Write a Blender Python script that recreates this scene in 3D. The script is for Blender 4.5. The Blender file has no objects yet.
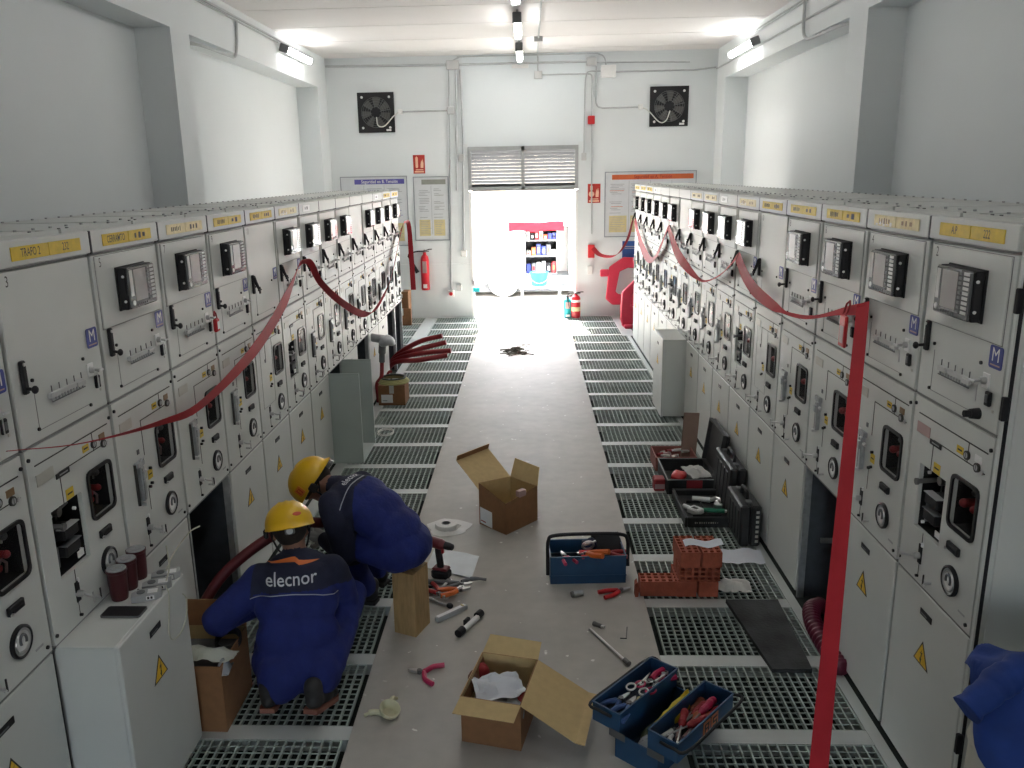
import bpy, bmesh, math, random
from mathutils import Vector, Matrix, Euler, noise
import numpy as np
random.seed(7)
SC = bpy.context.scene
COL = SC.collection
PI = math.pi
V = Vector

# ------------------------------------------------------------------ materials
MATS = {}
def mat(name, col, rough=.5, metal=0., var=.06, scale=12., bump=0., bscale=60., alpha=1., emit=None, estr=0., spec=.5, coat=0., stretch=None):
    if name in MATS: return MATS[name]
    m = bpy.data.materials.new(name); m.use_nodes = True
    nt = m.node_tree; b = nt.nodes['Principled BSDF']
    c = tuple(col) + ((1.,) if len(col) == 3 else ())
    tc = nt.nodes.new('ShaderNodeTexCoord')
    src = tc.outputs['Object']
    if stretch:
        mp = nt.nodes.new('ShaderNodeMapping'); mp.inputs['Scale'].default_value = stretch
        nt.links.new(src, mp.inputs['Vector']); src = mp.outputs['Vector']
    if var > 0:
        n = nt.nodes.new('ShaderNodeTexNoise'); n.inputs['Scale'].default_value = scale; n.inputs['Detail'].default_value = 4
        nt.links.new(src, n.inputs['Vector'])
        r = nt.nodes.new('ShaderNodeValToRGB')
        r.color_ramp.elements[0].position = .3; r.color_ramp.elements[1].position = .7
        r.color_ramp.elements[0].color = tuple(x*(1-var) for x in c[:3]) + (1,)
        r.color_ramp.elements[1].color = tuple(min(1, x*(1+var)) for x in c[:3]) + (1,)
        nt.links.new(n.outputs['Fac'], r.inputs['Fac']); nt.links.new(r.outputs['Color'], b.inputs['Base Color'])
    else:
        b.inputs['Base Color'].default_value = c
    if bump > 0:
        n2 = nt.nodes.new('ShaderNodeTexNoise'); n2.inputs['Scale'].default_value = bscale; n2.inputs['Detail'].default_value = 3
        nt.links.new(src, n2.inputs['Vector'])
        bp = nt.nodes.new('ShaderNodeBump'); bp.inputs['Strength'].default_value = bump; bp.inputs['Distance'].default_value = .01
        nt.links.new(n2.outputs['Fac'], bp.inputs['Height']); nt.links.new(bp.outputs['Normal'], b.inputs['Normal'])
    b.inputs['Roughness'].default_value = rough; b.inputs['Metallic'].default_value = metal
    b.inputs['Specular IOR Level'].default_value = spec
    if coat: b.inputs['Coat Weight'].default_value = coat
    if alpha < 1: b.inputs['Alpha'].default_value = alpha
    if emit:
        b.inputs['Emission Color'].default_value = tuple(emit) + (1,); b.inputs['Emission Strength'].default_value = estr
    MATS[name] = m
    return m

cab = mat('cabinet paint', (.585, .60, .572), .45, var=.03, scale=3)
cabd = mat('cabinet seam', (.20, .205, .20), .5)
galv = mat('galvanised steel', (.42, .44, .45), .42, .7, var=.15, scale=30)
steel = mat('bright steel', (.62, .62, .62), .28, .9, var=.05)
dsteel = mat('dark steel', (.16, .16, .16), .4, .6)
black = mat('black plastic', (.014, .014, .016), .55, var=.2, spec=.3)
blackg = mat('black gloss', (.012, .012, .014), .4, var=.1, spec=.3)
rubber = mat('black rubber', (.03, .03, .03), .8, var=.3, scale=8, bump=.2)
white = mat('white plastic', (.78, .78, .77), .4, var=.03)
grey = mat('grey plastic', (.36, .37, .37), .5)
dgrey = mat('dark grey plastic', (.12, .125, .13), .5)
yellow = mat('yellow label', (.66, .46, .03), .5, var=.12, scale=40)
paley = mat('pale yellow label', (.70, .60, .33), .5, var=.15, scale=40)
beige = mat('beige plate', (.50, .49, .44), .4, .2)
brownp = mat('bronze plate', (.25, .16, .08), .4, .3)
rosep = mat('rose plate', (.42, .28, .27), .4, .2)
signy = mat('warning yellow', (.80, .50, .03), .45)
blue = mat('sign blue', (.035, .05, .26), .4)
red = mat('red plastic', (.55, .02, .025), .4)
redd = mat('dark red', (.30, .02, .025), .5)
ink = mat('ink', (.03, .028, .025), .6, var=0)
screen = mat('relay screen', (.34, .32, .31), .25)
glass = mat('window glass', (.02, .02, .02), .08, alpha=.14, var=0, spec=.12)
bezel = mat('relay bezel', (.085, .088, .09), .22, var=.05, coat=.6)
hollow = mat('shaded interior', (.05, .058, .068), .6, var=.2)  # shade inside the open cable holes, put into the lining colour
stripm = mat('terminal grey', (.50, .50, .49), .5)
wallp = mat('wall paint', (.71, .745, .755), .75, var=.025, scale=.8, bump=.05, bscale=140)
wallb = mat('infill panel paint', (.73, .78, .80), .7, var=.02, scale=.8)
ceilp = mat('ceiling paint', (.70, .685, .68), .8, var=.02, scale=1.5)
conduit = mat('conduit plastic', (.46, .48, .49), .5); jbox = mat('junction box grey', (.52, .53, .53), .5)

# ------------------------------------------------------------------ mesh builder
_TXT = {}
def text_geo(s):
    if s in _TXT: return _TXT[s]
    cu = bpy.data.curves.new('t', 'FONT'); cu.body = s; cu.size = 1.; cu.offset = .006 if len(s) > 1 else 0; cu.align_x = 'CENTER'; cu.align_y = 'CENTER'; cu.resolution_u = 3
    o = bpy.data.objects.new('t', cu); COL.objects.link(o)
    dg = bpy.context.evaluated_depsgraph_get(); dg.update()
    me = o.evaluated_get(dg).to_mesh()
    vs = [tuple(v.co) for v in me.vertices]; fs = [tuple(p.vertices) for p in me.polygons]
    o.evaluated_get(dg).to_mesh_clear()
    bpy.data.objects.remove(o); bpy.data.curves.remove(cu)
    _TXT[s] = (vs, fs); return _TXT[s]

def frame(d):
    d = V(d).normalized(); a = V((0, 0, 1)) if abs(d.z) < .9 else V((1, 0, 0))
    x = a.cross(d).normalized(); return x, d.cross(x).normalized(), d

class MB:
    def __init__(s): s.v = []; s.f = []; s.m = []; s.ml = []; s.X = Matrix()
    def mi(s, m):
        if m not in s.ml: s.ml.append(m)
        return s.ml.index(m)
    def add(s, vs, fs, m):
        n = len(s.v); k = s.mi(m)
        s.v += [s.X @ V(p) for p in vs]
        for q in fs: s.f.append(tuple(n+i for i in q)); s.m.append(k)
        return s
    def box(s, x0, x1, y0, y1, z0, z1, m):
        return s.add([(x0,y0,z0),(x1,y0,z0),(x1,y1,z0),(x0,y1,z0),(x0,y0,z1),(x1,y0,z1),(x1,y1,z1),(x0,y1,z1)],
                     [(0,3,2,1),(4,5,6,7),(0,1,5,4),(1,2,6,5),(2,3,7,6),(3,0,4,7)], m)
    def cbox(s, x0, x1, y0, y1, z0, z1, m, c=.004):
        # box with chamfered edges
        vs = []; idx = {}
        for i, x in enumerate((x0, x1)):
            for j, y in enumerate((y0, y1)):
                for k, z in enumerate((z0, z1)):
                    sx, sy, sz = (c if i == 0 else -c), (c if j == 0 else -c), (c if k == 0 else -c)
                    idx[i,j,k,0] = len(vs); vs.append((x, y+sy, z+sz))
                    idx[i,j,k,1] = len(vs); vs.append((x+sx, y, z+sz))
                    idx[i,j,k,2] = len(vs); vs.append((x+sx, y+sy, z))
        fs = []
        for i in (0, 1):
            q = [idx[i,0,0,0], idx[i,1,0,0], idx[i,1,1,0], idx[i,0,1,0]]; fs.append(q if i else q[::-1])
            q = [idx[0,i,0,1], idx[0,i,1,1], idx[1,i,1,1], idx[1,i,0,1]]; fs.append(q if i else q[::-1])
            q = [idx[0,0,i,2], idx[1,0,i,2], idx[1,1,i,2], idx[0,1,i,2]]; fs.append(q if i else q[::-1])
        for a in (0, 1):
            for b in (0, 1):
                e = a ^ b
                q = [idx[a,b,0,0], idx[a,b,1,0], idx[a,b,1,1], idx[a,b,0,1]]; fs.append(q if e else q[::-1])
                q = [idx[a,0,b,0], idx[a,0,b,2], idx[a,1,b,2], idx[a,1,b,0]]; fs.append(q if e else q[::-1])
                q = [idx[0,a,b,1], idx[1,a,b,1], idx[1,a,b,2], idx[0,a,b,2]]; fs.append(q if e else q[::-1])
        for i in (0, 1):
            for j in (0, 1):
                for k in (0, 1):
                    q = [idx[i,j,k,0], idx[i,j,k,1], idx[i,j,k,2]]; fs.append(q if (i+j+k) % 2 else q[::-1])
        return s.add(vs, fs, m)
    def cyl(s, p, q, r, r1=None, n=14, m=None, cap=True):
        r1 = r if r1 is None else r1; p = V(p); q = V(q); x, y, d = frame(q-p)
        vs = [p+(x*math.cos(2*PI*i/n)+y*math.sin(2*PI*i/n))*r for i in range(n)] + [q+(x*math.cos(2*PI*i/n)+y*math.sin(2*PI*i/n))*r1 for i in range(n)]
        fs = [(i, (i+1) % n, n+(i+1) % n, n+i) for i in range(n)]
        if cap: fs += [tuple(range(n))[::-1], tuple(range(n, 2*n))]
        return s.add(vs, fs, m)
    def tube(s, pts, r, m, n=8, cap=True, closed=False):
        pts = [V(p) for p in pts]; k = len(pts); rr = list(r) if isinstance(r, (list, tuple)) else [r]*k
        if len(rr) != k: rr = [rr[min(len(rr)-1, int(i*(len(rr)-1)/max(1, k-1)+.5))] for i in range(k)]
        x = None; vs = []
        for i, p in enumerate(pts):
            a = pts[i-1] if (i or closed) else pts[0]; b = pts[(i+1) % k] if (i < k-1 or closed) else pts[-1]
            d = (b-a); d = d.normalized() if d.length > 1e-9 else V((0, 0, 1))
            if x is None: x, y, _ = frame(d)
            else:
                x = (x-d*x.dot(d)); x = x.normalized() if x.length > 1e-6 else frame(d)[0]; y = d.cross(x)
            vs += [p+(x*math.cos(2*PI*j/n)+y*math.sin(2*PI*j/n))*rr[i] for j in range(n)]
        fs = []
        for i in range(k if closed else k-1):
            o = ((i+1) % k)*n
            fs += [(i*n+j, i*n+(j+1) % n, o+(j+1) % n, o+j) for j in range(n)]
        if cap and not closed: fs += [tuple(range(n))[::-1], tuple(range((k-1)*n, k*n))]
        return s.add(vs, fs, m)
    def prism(s, poly, o, ux, uy, t, m):
        # polygon in plane (o,ux,uy) extruded by vector t
        o = V(o); ux = V(ux); uy = V(uy); t = V(t); n = len(poly)
        a = [o+ux*p[0]+uy*p[1] for p in poly]
        fs = [tuple(range(n))[::-1], tuple(range(n, 2*n))] + [(i, (i+1) % n, n+(i+1) % n, n+i) for i in range(n)]
        if ux.cross(uy).dot(t) < 0: fs = [q[::-1] for q in fs]
        return s.add(a+[p+t for p in a], fs, m)
    def ring(s, outer, inner, o, ux, uy, t, m):
        o = V(o); ux = V(ux); uy = V(uy); t = V(t); n = len(outer)
        A = [o+ux*p[0]+uy*p[1] for p in outer]; B = [o+ux*p[0]+uy*p[1] for p in inner]
        vs = A+B+[p+t for p in A]+[p+t for p in B]; fs = []
        for i in range(n):
            j = (i+1) % n
            fs += [(i, n+i, n+j, j), (2*n+i, 2*n+j, 3*n+j, 3*n+i), (i, j, 2*n+j, 2*n+i), (n+i, 3*n+i, 3*n+j, n+j)]
        if ux.cross(uy).dot(t) < 0: fs = [q[::-1] for q in fs]
        return s.add(vs, fs, m)
    def lathe(s, prof, o, ax=(0, 0, 1), n=20, m=None, mats=None):
        o = V(o); x, y, d = frame(ax); k = len(prof); vs = []
        for r, z in prof: vs += [o+d*z+(x*math.cos(2*PI*i/n)+y*math.sin(2*PI*i/n))*r for i in range(n)]
        for j in range(k-1):
            mm = mats[j] if mats else m
            s.add([vs[j*n+i] for i in range(n)]+[vs[(j+1)*n+i] for i in range(n)], [(i, (i+1) % n, n+(i+1) % n, n+i) for i in range(n)], mm)
        return s
    def ell(s, c, r, m, R=None, n=16, k=10):
        c = V(c); R = R or Matrix.Identity(3); vs = [c+R@V((0, 0, -r[2]))]
        for j in range(1, k):
            t = PI*j/k-PI/2
            vs += [c+R@V((r[0]*math.cos(t)*math.cos(2*PI*i/n), r[1]*math.cos(t)*math.sin(2*PI*i/n), r[2]*math.sin(t))) for i in range(n)]
        vs.append(c+R@V((0, 0, r[2]))); fs = [(0, 1+(i+1) % n, 1+i) for i in range(n)]
        for j in range(k-2): fs += [(1+j*n+i, 1+j*n+(i+1) % n, 1+(j+1)*n+(i+1) % n, 1+(j+1)*n+i) for i in range(n)]
        L = len(vs)-1; b = 1+(k-2)*n; fs += [(b+i, b+(i+1) % n, L) for i in range(n)]
        return s.add(vs, fs, m)
    def text(s, t, size, o, ux, uy, m, sx=1.):
        vs, fs = text_geo(t); o = V(o); ux = V(ux)*size*sx; uy = V(uy)*size
        return s.add([o+ux*p[0]+uy*p[1] for p in vs], fs, m)
    def sheet(s, G, t, m, m2=None):
        # G: rows of points; solid of thickness t (downwards offset along mean normal)
        R = len(G); C = len(G[0]); P = [[V(p) for p in r] for r in G]; vs = []; N = []
        for i in range(R):
            for j in range(C):
                a = P[min(i+1, R-1)][j]-P[max(i-1, 0)][j]; b = P[i][min(j+1, C-1)]-P[i][max(j-1, 0)]
                nn = b.cross(a); N.append(nn.normalized() if nn.length > 1e-9 else V((0, 0, 1))); vs.append(P[i][j])
        n = len(vs); vs2 = [p-q*t for p, q in zip(vs, N)]
        top = [(i*C+j, i*C+j+1, (i+1)*C+j+1, (i+1)*C+j) for i in range(R-1) for j in range(C-1)]
        bot = [tuple(n+x for x in q[::-1]) for q in top]
        e = [i for i in range(C)]+[i*C+C-1 for i in range(1, R)]+[(R-1)*C+j for j in range(C-2, -1, -1)]+[i*C for i in range(R-2, 0, -1)]
        side = [(e[(i+1) % len(e)], e[i], n+e[i], n+e[(i+1) % len(e)]) for i in range(len(e))]
        k = len(s.v); s.add(vs+vs2, top+side, m)
        kk = s.mi(m2 or m)
        for q in bot: s.f.append(tuple(k+i for i in q)); s.m.append(kk)
        return s
    def holes(s, u0, u1, z0, z1, y0, y1, hs, m):
        us = sorted({u0, u1, *[h[0] for h in hs], *[h[1] for h in hs]}); zs = sorted({z0, z1, *[h[2] for h in hs], *[h[3] for h in hs]})
        for a, b in zip(us, us[1:]):
            for c, d in zip(zs, zs[1:]):
                cu, cz = (a+b)/2, (c+d)/2
                if not any(h[0] < cu < h[1] and h[2] < cz < h[3] for h in hs): s.box(a, b, y0, y1, c, d, m)
        return s
    def mesh(s, name, smooth=0):
        me = bpy.data.meshes.new(name); me.from_pydata([tuple(p) for p in s.v], [], s.f)
        for m in s.ml: me.materials.append(m)
        me.polygons.foreach_set('material_index', s.m)
        if smooth:
            me.polygons.foreach_set('use_smooth', [True]*len(me.polygons)); me.set_sharp_from_angle(angle=math.radians(smooth))
        me.update(); return me
    def build(s, name, parent=None, smooth=35, loc=None, rot=None):
        o = bpy.data.objects.new(name, s.mesh(name, smooth)); COL.objects.link(o)
        if parent: o.parent = parent
        if loc: o.location = loc
        if rot: o.rotation_euler = rot
        return o

def rr(cx, cy, w, h, r, n=4):
    p = []
    for k, (sx, sy) in enumerate(((1, 1), (-1, 1), (-1, -1), (1, -1))):
        for i in range(n+1):
            a = PI/2*k+PI/2*i/n; p.append((cx+sx*(w/2-r)+r*math.cos(a), cy+sy*(h/2-r)+r*math.sin(a)))
    return p
def bez(p, n=8):
    # Catmull-Rom through points
    p = [V(q) for q in p]; q = [p[0]*2-p[1]]+p+[p[-1]*2-p[-2]]; out = []
    for i in range(1, len(q)-2):
        for k in range(n):
            t = k/n; a, b, c, d = q[i-1], q[i], q[i+1], q[i+2]
            out.append(.5*((2*b)+(c-a)*t+(2*a-5*b+4*c-d)*t*t+(3*b-a-3*c+d)*t**3))
    return out+[p[-1]]
def thing(name, label, cat, loc=(0, 0, 0), rz=0., group=None, rot=None):
    o = bpy.data.objects.new(name, None); COL.objects.link(o); o.empty_display_size = .1
    o.location = loc; o.rotation_euler = rot or (0, 0, rz)
    return tag(o, label, cat, group)
def tag(o, label, cat, group=None):
    o['label'] = label; o['category'] = cat
    if group: o['group'] = group
    return o
def struct(o): o['kind'] = 'structure'; return o
CACHE = {}
def part(name, key, fn, parent, smooth=35, label=None):
    if key not in CACHE:
        b = MB(); fn(b); CACHE[key] = b.mesh(name, smooth)
    o = bpy.data.objects.new(name, CACHE[key]); COL.objects.link(o); o.parent = parent
    if label: o['label'] = label
    return o

# ------------------------------------------------------------------ camera (solved from the cabinet seams)
F, PIT, YAW, ROL, HC, CX, CY = 832.0343, .248, .0427, -.0192, 2.4168, -16.4, .26
XL, XR, W = -1.698, 1.533, .6
cam = bpy.data.cameras.new('camera'); co = bpy.data.objects.new('camera', cam); COL.objects.link(co)
cam.sensor_width = 36; cam.lens = F/1024*36; cam.shift_x = -CX/1024; cam.shift_y = CY/1024; cam.clip_start = .05
fw = V((-math.sin(YAW)*math.cos(PIT), math.cos(YAW)*math.cos(PIT), -math.sin(PIT)))
rt = V((math.cos(YAW), math.sin(YAW), 0)); up = rt.cross(fw)
r2 = rt*math.cos(ROL)+up*math.sin(ROL); u2 = -rt*math.sin(ROL)+up*math.cos(ROL)
Mx = Matrix((r2, u2, -fw)).transposed().to_4x4(); Mx.translation = (0, 0, HC); co.matrix_world = Mx
SC.camera = co
# ------------------------------------------------------------------ room shell
YW, ZC = 14.3, 4.28
XCL, XRL, XCR, XRR = -3.3, -3.64, 3.05, 3.40
YB = -3.0
conc = mat('walkway concrete', (.40, .385, .355), .6, var=.0)
def concrete(m):
    nt = m.node_tree; b = nt.nodes['Principled BSDF']; tc = [n for n in nt.nodes if n.type == 'TEX_COORD'][0]
    def ns(sc, det=5):
        n = nt.nodes.new('ShaderNodeTexNoise'); n.inputs['Scale'].default_value = sc; n.inputs['Detail'].default_value = det
        nt.links.new(tc.outputs['Object'], n.inputs['Vector']); return n
    def ramp(src, *st):
        r = nt.nodes.new('ShaderNodeValToRGB'); e = r.color_ramp.elements
        while len(e) < len(st): e.new(.5)
        for x, (p, c) in zip(e, st): x.position = p; x.color = (*c, 1)
        nt.links.new(src, r.inputs['Fac']); return r
    a = ramp(ns(2.2).outputs['Fac'], (.3, (.385, .368, .332)), (.7, (.44, .42, .378)))
    g = ramp(ns(9, 8).outputs['Fac'], (.30, (.92,)*3), (.65, (1.03,)*3))
    mu = nt.nodes.new('ShaderNodeMix'); mu.data_type = 'RGBA'; mu.blend_type = 'MULTIPLY'; mu.inputs[0].default_value = 1
    nt.links.new(a.outputs[0], mu.inputs[6]); nt.links.new(g.outputs[0], mu.inputs[7])
    vo = nt.nodes.new('ShaderNodeTexVoronoi'); vo.inputs['Scale'].default_value = 8.5; dn = ns(7, 3); dm = nt.nodes.new('ShaderNodeVectorMath'); dm.operation = 'MULTIPLY_ADD'; dm.inputs[1].default_value = (.16, .16, .16)
    nt.links.new(dn.outputs['Color'], dm.inputs[0]); nt.links.new(tc.outputs['Object'], dm.inputs[2]); nt.links.new(dm.outputs[0], vo.inputs['Vector'])
    n2 = ns(34, 4)
    ad = nt.nodes.new('ShaderNodeMath'); ad.operation = 'MULTIPLY_ADD'; ad.inputs[1].default_value = .42
    nt.links.new(n2.outputs['Fac'], ad.inputs[0]); nt.links.new(vo.outputs['Distance'], ad.inputs[2])
    sp = ramp(ad.outputs[0], (.262, (1, 1, 1)), (.29, (0, 0, 0)))
    n3 = ramp(ns(1.3, 2).outputs['Fac'], (.30, (0, 0, 0)), (.46, (1, 1, 1)))
    ml = nt.nodes.new('ShaderNodeMath'); ml.operation = 'MULTIPLY'
    nt.links.new(sp.outputs[0], ml.inputs[0]); nt.links.new(n3.outputs[0], ml.inputs[1])
    mx = nt.nodes.new('ShaderNodeMix'); mx.data_type = 'RGBA'
    nt.links.new(ml.outputs[0], mx.inputs[0]); nt.links.new(mu.outputs[2], mx.inputs[6]); mx.inputs[7].default_value = (.74, .73, .69, 1)
    nt.links.new(mx.outputs[2], b.inputs['Base Color'])
concrete(conc)
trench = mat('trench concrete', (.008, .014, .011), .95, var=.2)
steelg = mat('painted steel edge', (.50, .53, .51), .5, .25, var=.06, scale=5)
grat = mat('grating', (.33, .385, .345), .6, .1, var=.1, scale=20)

WLx, WRx = -.815, .653
struct(MB().box(WLx, WRx, YB, YW+.05, -.5, 0, conc).build('floor_center', smooth=0))
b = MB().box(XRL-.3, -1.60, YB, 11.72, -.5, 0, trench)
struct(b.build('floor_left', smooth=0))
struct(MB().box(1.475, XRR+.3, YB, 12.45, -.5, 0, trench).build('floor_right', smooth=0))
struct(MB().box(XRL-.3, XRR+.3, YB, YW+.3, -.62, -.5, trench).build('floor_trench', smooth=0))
k = 1
def trim(x0, x1, y0, y1, z0=-.06, z1=0., m=None):
    global k
    struct(MB().box(x0, x1, y0, y1, z0, z1, m or steelg).build('trim_%d' % k, smooth=0)); k += 1
trim(-1.688, -1.595, YB, 11.72, -.2, .002); trim(1.470, 1.523, YB, 12.45, -.2, .002)
trim(-1.80, -1.60, 11.725, YW, -.2, .002); trim(1.40, 1.60, 12.455, YW, -.2, .002)
BARS = [3.2+.585*i for i in range(-3, 20)]
for i, y in enumerate(BARS):
    trim(-1.5945, WLx-.001, y-.047, y+.047); trim(WRx+.001, 1.4695, y-.047, y+.047)
    if y > 11.9: trim(-2.9, -1.8005, y-.047, y+.047)
    if y > 12.6: trim(1.6005, 2.7, y-.047, y+.047)
def grating(w, l):
    def fn(b):
        n = round(w/.041); m = round(l/.040)
        for i in range(n+1):
            x = .004+(w-.008)*i/n; b.box(x-.0038, x+.0038, 0, l, -.022, 0, grat)
        for j in range(m+1):
            y = .004+(l-.008)*j/m; b.box(0, w, y-.0022, y+.0022, -.006, -.0012, grat)
    return fn
ORD = ['first', 'second', 'third', 'fourth', 'fifth', 'sixth', 'seventh', 'eighth', 'ninth', 'tenth', 'eleventh', 'twelfth', 'thirteenth', 'fourteenth', 'fifteenth', 'sixteenth', 'seventeenth', 'eighteenth', 'nineteenth', 'twentieth', 'twenty-first', 'twenty-second']
def place_grating(x0, x1, y0, y1, label, group):
    g = part('floor_grating', ('grat', round(x1-x0, 3), round(y1-y0, 3)), grating(x1-x0, y1-y0), None, 0)
    g.location = (x0, y0, -.001); tag(g, label, 'grating', group)
seq = list(zip(BARS, BARS[1:]))
for i, (a, c) in enumerate(seq):
    if c < 3.0: continue
    n = len(seq)-1-i
    place_grating(-1.590, WLx-.028, a+.0485, c-.0485, 'grey-green floor grating left of the walkway, %s back from the doorway wall' % ORD[n], 'gratings left of the walkway')
    place_grating(WRx+.03, 1.465, a+.0485, c-.0485, 'grey-green floor grating right of the walkway, %s back from the doorway wall' % ORD[n], 'gratings right of the walkway')
    if a > 11.9: place_grating(-2.88, -1.805, a+.0485, c-.0485, 'floor grating in the corner past the left cabinets, %s from the back wall' % ORD[n], 'gratings past the left cabinet row')
    if a > 12.6: place_grating(1.605, 2.68, a+.0485, c-.0485, 'floor grating in the corner past the right cabinets, %s from the back wall' % ORD[n], 'gratings past the right cabinet row')
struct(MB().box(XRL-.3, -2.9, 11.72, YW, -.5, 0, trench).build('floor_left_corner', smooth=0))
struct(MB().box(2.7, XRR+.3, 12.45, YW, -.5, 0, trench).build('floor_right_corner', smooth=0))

# back wall with the doorway; thin panel joints are real gaps
DX0, DX1, DZ = -1.0, .83, 2.85
b = MB().holes(XRL-.3, XRR+.3, -.5, ZC+.2, YW+.012, YW+.26, [(DX0, DX1, -.5, DZ)], wallp)
for z0, z1 in ((-.5, .93), (.936, 1.93), (1.936, 2.9)):
    b.box(XRL-.3, DX0, YW, YW+.012, z0, z1, wallp); b.box(DX1, XRR+.3, YW, YW+.012, z0, z1, wallp)
b.box(XRL-.3, DX0-.06, YW, YW+.012, 2.9, ZC+.2, wallp); b.box(DX1+.1, XRR+.3, YW, YW+.012, 2.9, ZC+.2, wallp)
b.box(DX0-.06, DX1+.1, YW+.004, YW+.012, DZ, ZC+.2, wallb)
struct(b.build('wall_back', smooth=0))
struct(MB().box(DX0, DX1, YW+.05, YW+.4, -.3, .0, conc).build('floor_sill', smooth=0))
# side walls: recessed panel, posts and top beam
for side, xr, xc, sg in (('left', XRL, XCL, -1), ('right', XRR, XCR, 1)):
    lo, hi = sorted((xr, xr+sg*.3)); struct(MB().box(lo, hi, YB-.3, YW+.01, -.5, ZC+.2, wallp).build('wall_'+side, smooth=0))
    lo, hi = sorted((xc, xr))
    b = MB().box(lo, hi, YB, YW-.001, 3.79, ZC+.1, wallp)
    for y0, y1 in ((-3.0, -2.6), (2.0, 2.43), (8.15, 8.60), (13.72, YW-.001)): b.box(lo, hi, y0, y1, -.02, 3.79, wallp)
    struct(b.build('trim_posts_and_beam_'+side, smooth=0))
# wall behind the camera with a second doorway to the outside
b = MB().holes(XRL-.3, XRR+.3, -.5, ZC+.2, YB-.3, YB, [(-.5, .5, 0, 2.1)], wallp); struct(b.build('wall_front', smooth=0))
b = MB(); y = YB
while y < YW+.3:
    b.box(XRL-.3, XRR+.3, max(y, YB-.3), min(y+1.182, YW+.3), ZC, ZC+.2, ceilp); y += 1.2
b.box(XRL-.3, XRR+.3, YB-.3, YW+.3, ZC+.03, ZC+.22, ceilp)
struct(b.build('ceiling', smooth=0))

# louvred transom and door frame (structure), doorway open
louv = mat('galvanised louvre', (.19, .195, .20), .6, .0, var=.08, scale=20)
lfr = mat('louvre frame grey', (.36, .375, .38), .5, .1)
b = MB(); y0, y1 = YW-.02, YW+.08
for x0, x1 in ((DX0, DX0+.055), (DX1-.055, DX1)): b.box(x0, x1, y0, y1, 2.15, DZ, lfr)
b.box(-.115, -.06, y0, y1, 2.15, DZ-.001, lfr); b.box(DX0+.055, DX1-.055, y0, y1, DZ-.07, DZ, lfr); b.box(DX0+.055, DX1-.055, y0, y1, 2.13, 2.20, lfr)
for x0, x1 in ((DX0+.055, -.115), (-.06, DX1-.055)):
    for i in range(11):
        z = 2.20+i*.055
        b.prism([(0, .050), (.05, 0), (.055, .004), (.005, .054)], (x0, YW-.005, z), (0, 1, 0), (0, 0, 1), (x1-x0, 0, 0), louv)
struct(b.build('window_1', smooth=0))
b = MB()
for x0, x1 in ((DX0, DX0+.045), (DX1-.045, DX1)): b.box(x0, x1, YW-.015, YW+.24, 0, 2.13, white)
struct(b.build('trim_door_frame', smooth=0))
# the two leaves stand open against the outside wall
for i, (x, sg) in enumerate(((DX0-.02, -1), (DX1+.02, 1))):
    lo, hi = sorted((x, x+sg*.86)); b = MB().cbox(lo, hi, YW+.275, YW+.315, .02, 2.12, white)
    o = struct(b.build('door_%d' % (i+1), smooth=0))
    cx = x+sg*.78
    b = MB().cbox(cx-.02, cx+.02, YW+.315, YW+.325, .95, 1.15, steel); b.tube([(cx, YW+.32, 1.05), (cx, YW+.37, 1.05), (cx-sg*.1, YW+.37, 1.05)], .009, steel)
    b.build('door_handle', o)

# ------------------------------------------------------------------ lamps
tubeon = mat('lit diffuser', (.9, .9, .9), .3, emit=(1., .98, .95), estr=14, var=0)
LAMPW = 30
def lamp(name, label, loc, rz, tilt=0):
    t = thing(name, label, 'ceiling lamp', loc, group='fluorescent lamps', rot=(0, tilt, rz))
    part('lamp_housing', 'lamph', lambda b: (b.cbox(-.05, .05, -.65, .65, -.02, .03, grey, .008), b.cbox(-.052, .052, -.66, -.63, -.09, .03, dgrey, .008), b.cbox(-.052, .052, .63, .66, -.09, .03, grey, .008)), t)
    def df(b):
        pr = [(.045*math.cos(a), -.02-.06*math.sin(a)) for a in [PI*i/8 for i in range(9)]]
        b.prism(pr, (0, -.63, 0), (1, 0, 0), (0, 0, 1), (0, 1.26, 0), tubeon)
    part('lamp_diffuser', 'lampd', df, t)
    return t
def bracket(b): b.box(-.012, .012, -.4, -.37, .03, .1, galv); b.box(-.012, .012, .37, .4, .03, .1, galv)
for y, lb in ((10.95, 'lit fluorescent lamp on the ceiling above the walkway, cut by the top edge'), (13.25, 'lit fluorescent lamp on the ceiling nearest the doorway wall')):
    t = lamp('fluorescent_lamp', lb, (-.115, y, 4.18), 0); part('bracket', 'lbr', bracket, t)
for y in (8.65, 6.35, 4.05, 1.75):  # out-of-view lamps, added to brighten the near end of the room
    t = lamp('fluorescent_lamp', 'unseen ceiling lamp added to brighten the camera end of the walkway', (-.115, y, 4.18), 0); part('bracket', 'lbr', bracket, t)
lamp('fluorescent_lamp', 'lit fluorescent lamp on the left wall beam', (-3.23, 12.25, 4.08), 0, math.radians(-70))
lamp('fluorescent_lamp', 'lit fluorescent lamp on the right wall beam', (2.98, 12.3, 4.03), 0, math.radians(70))

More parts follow.
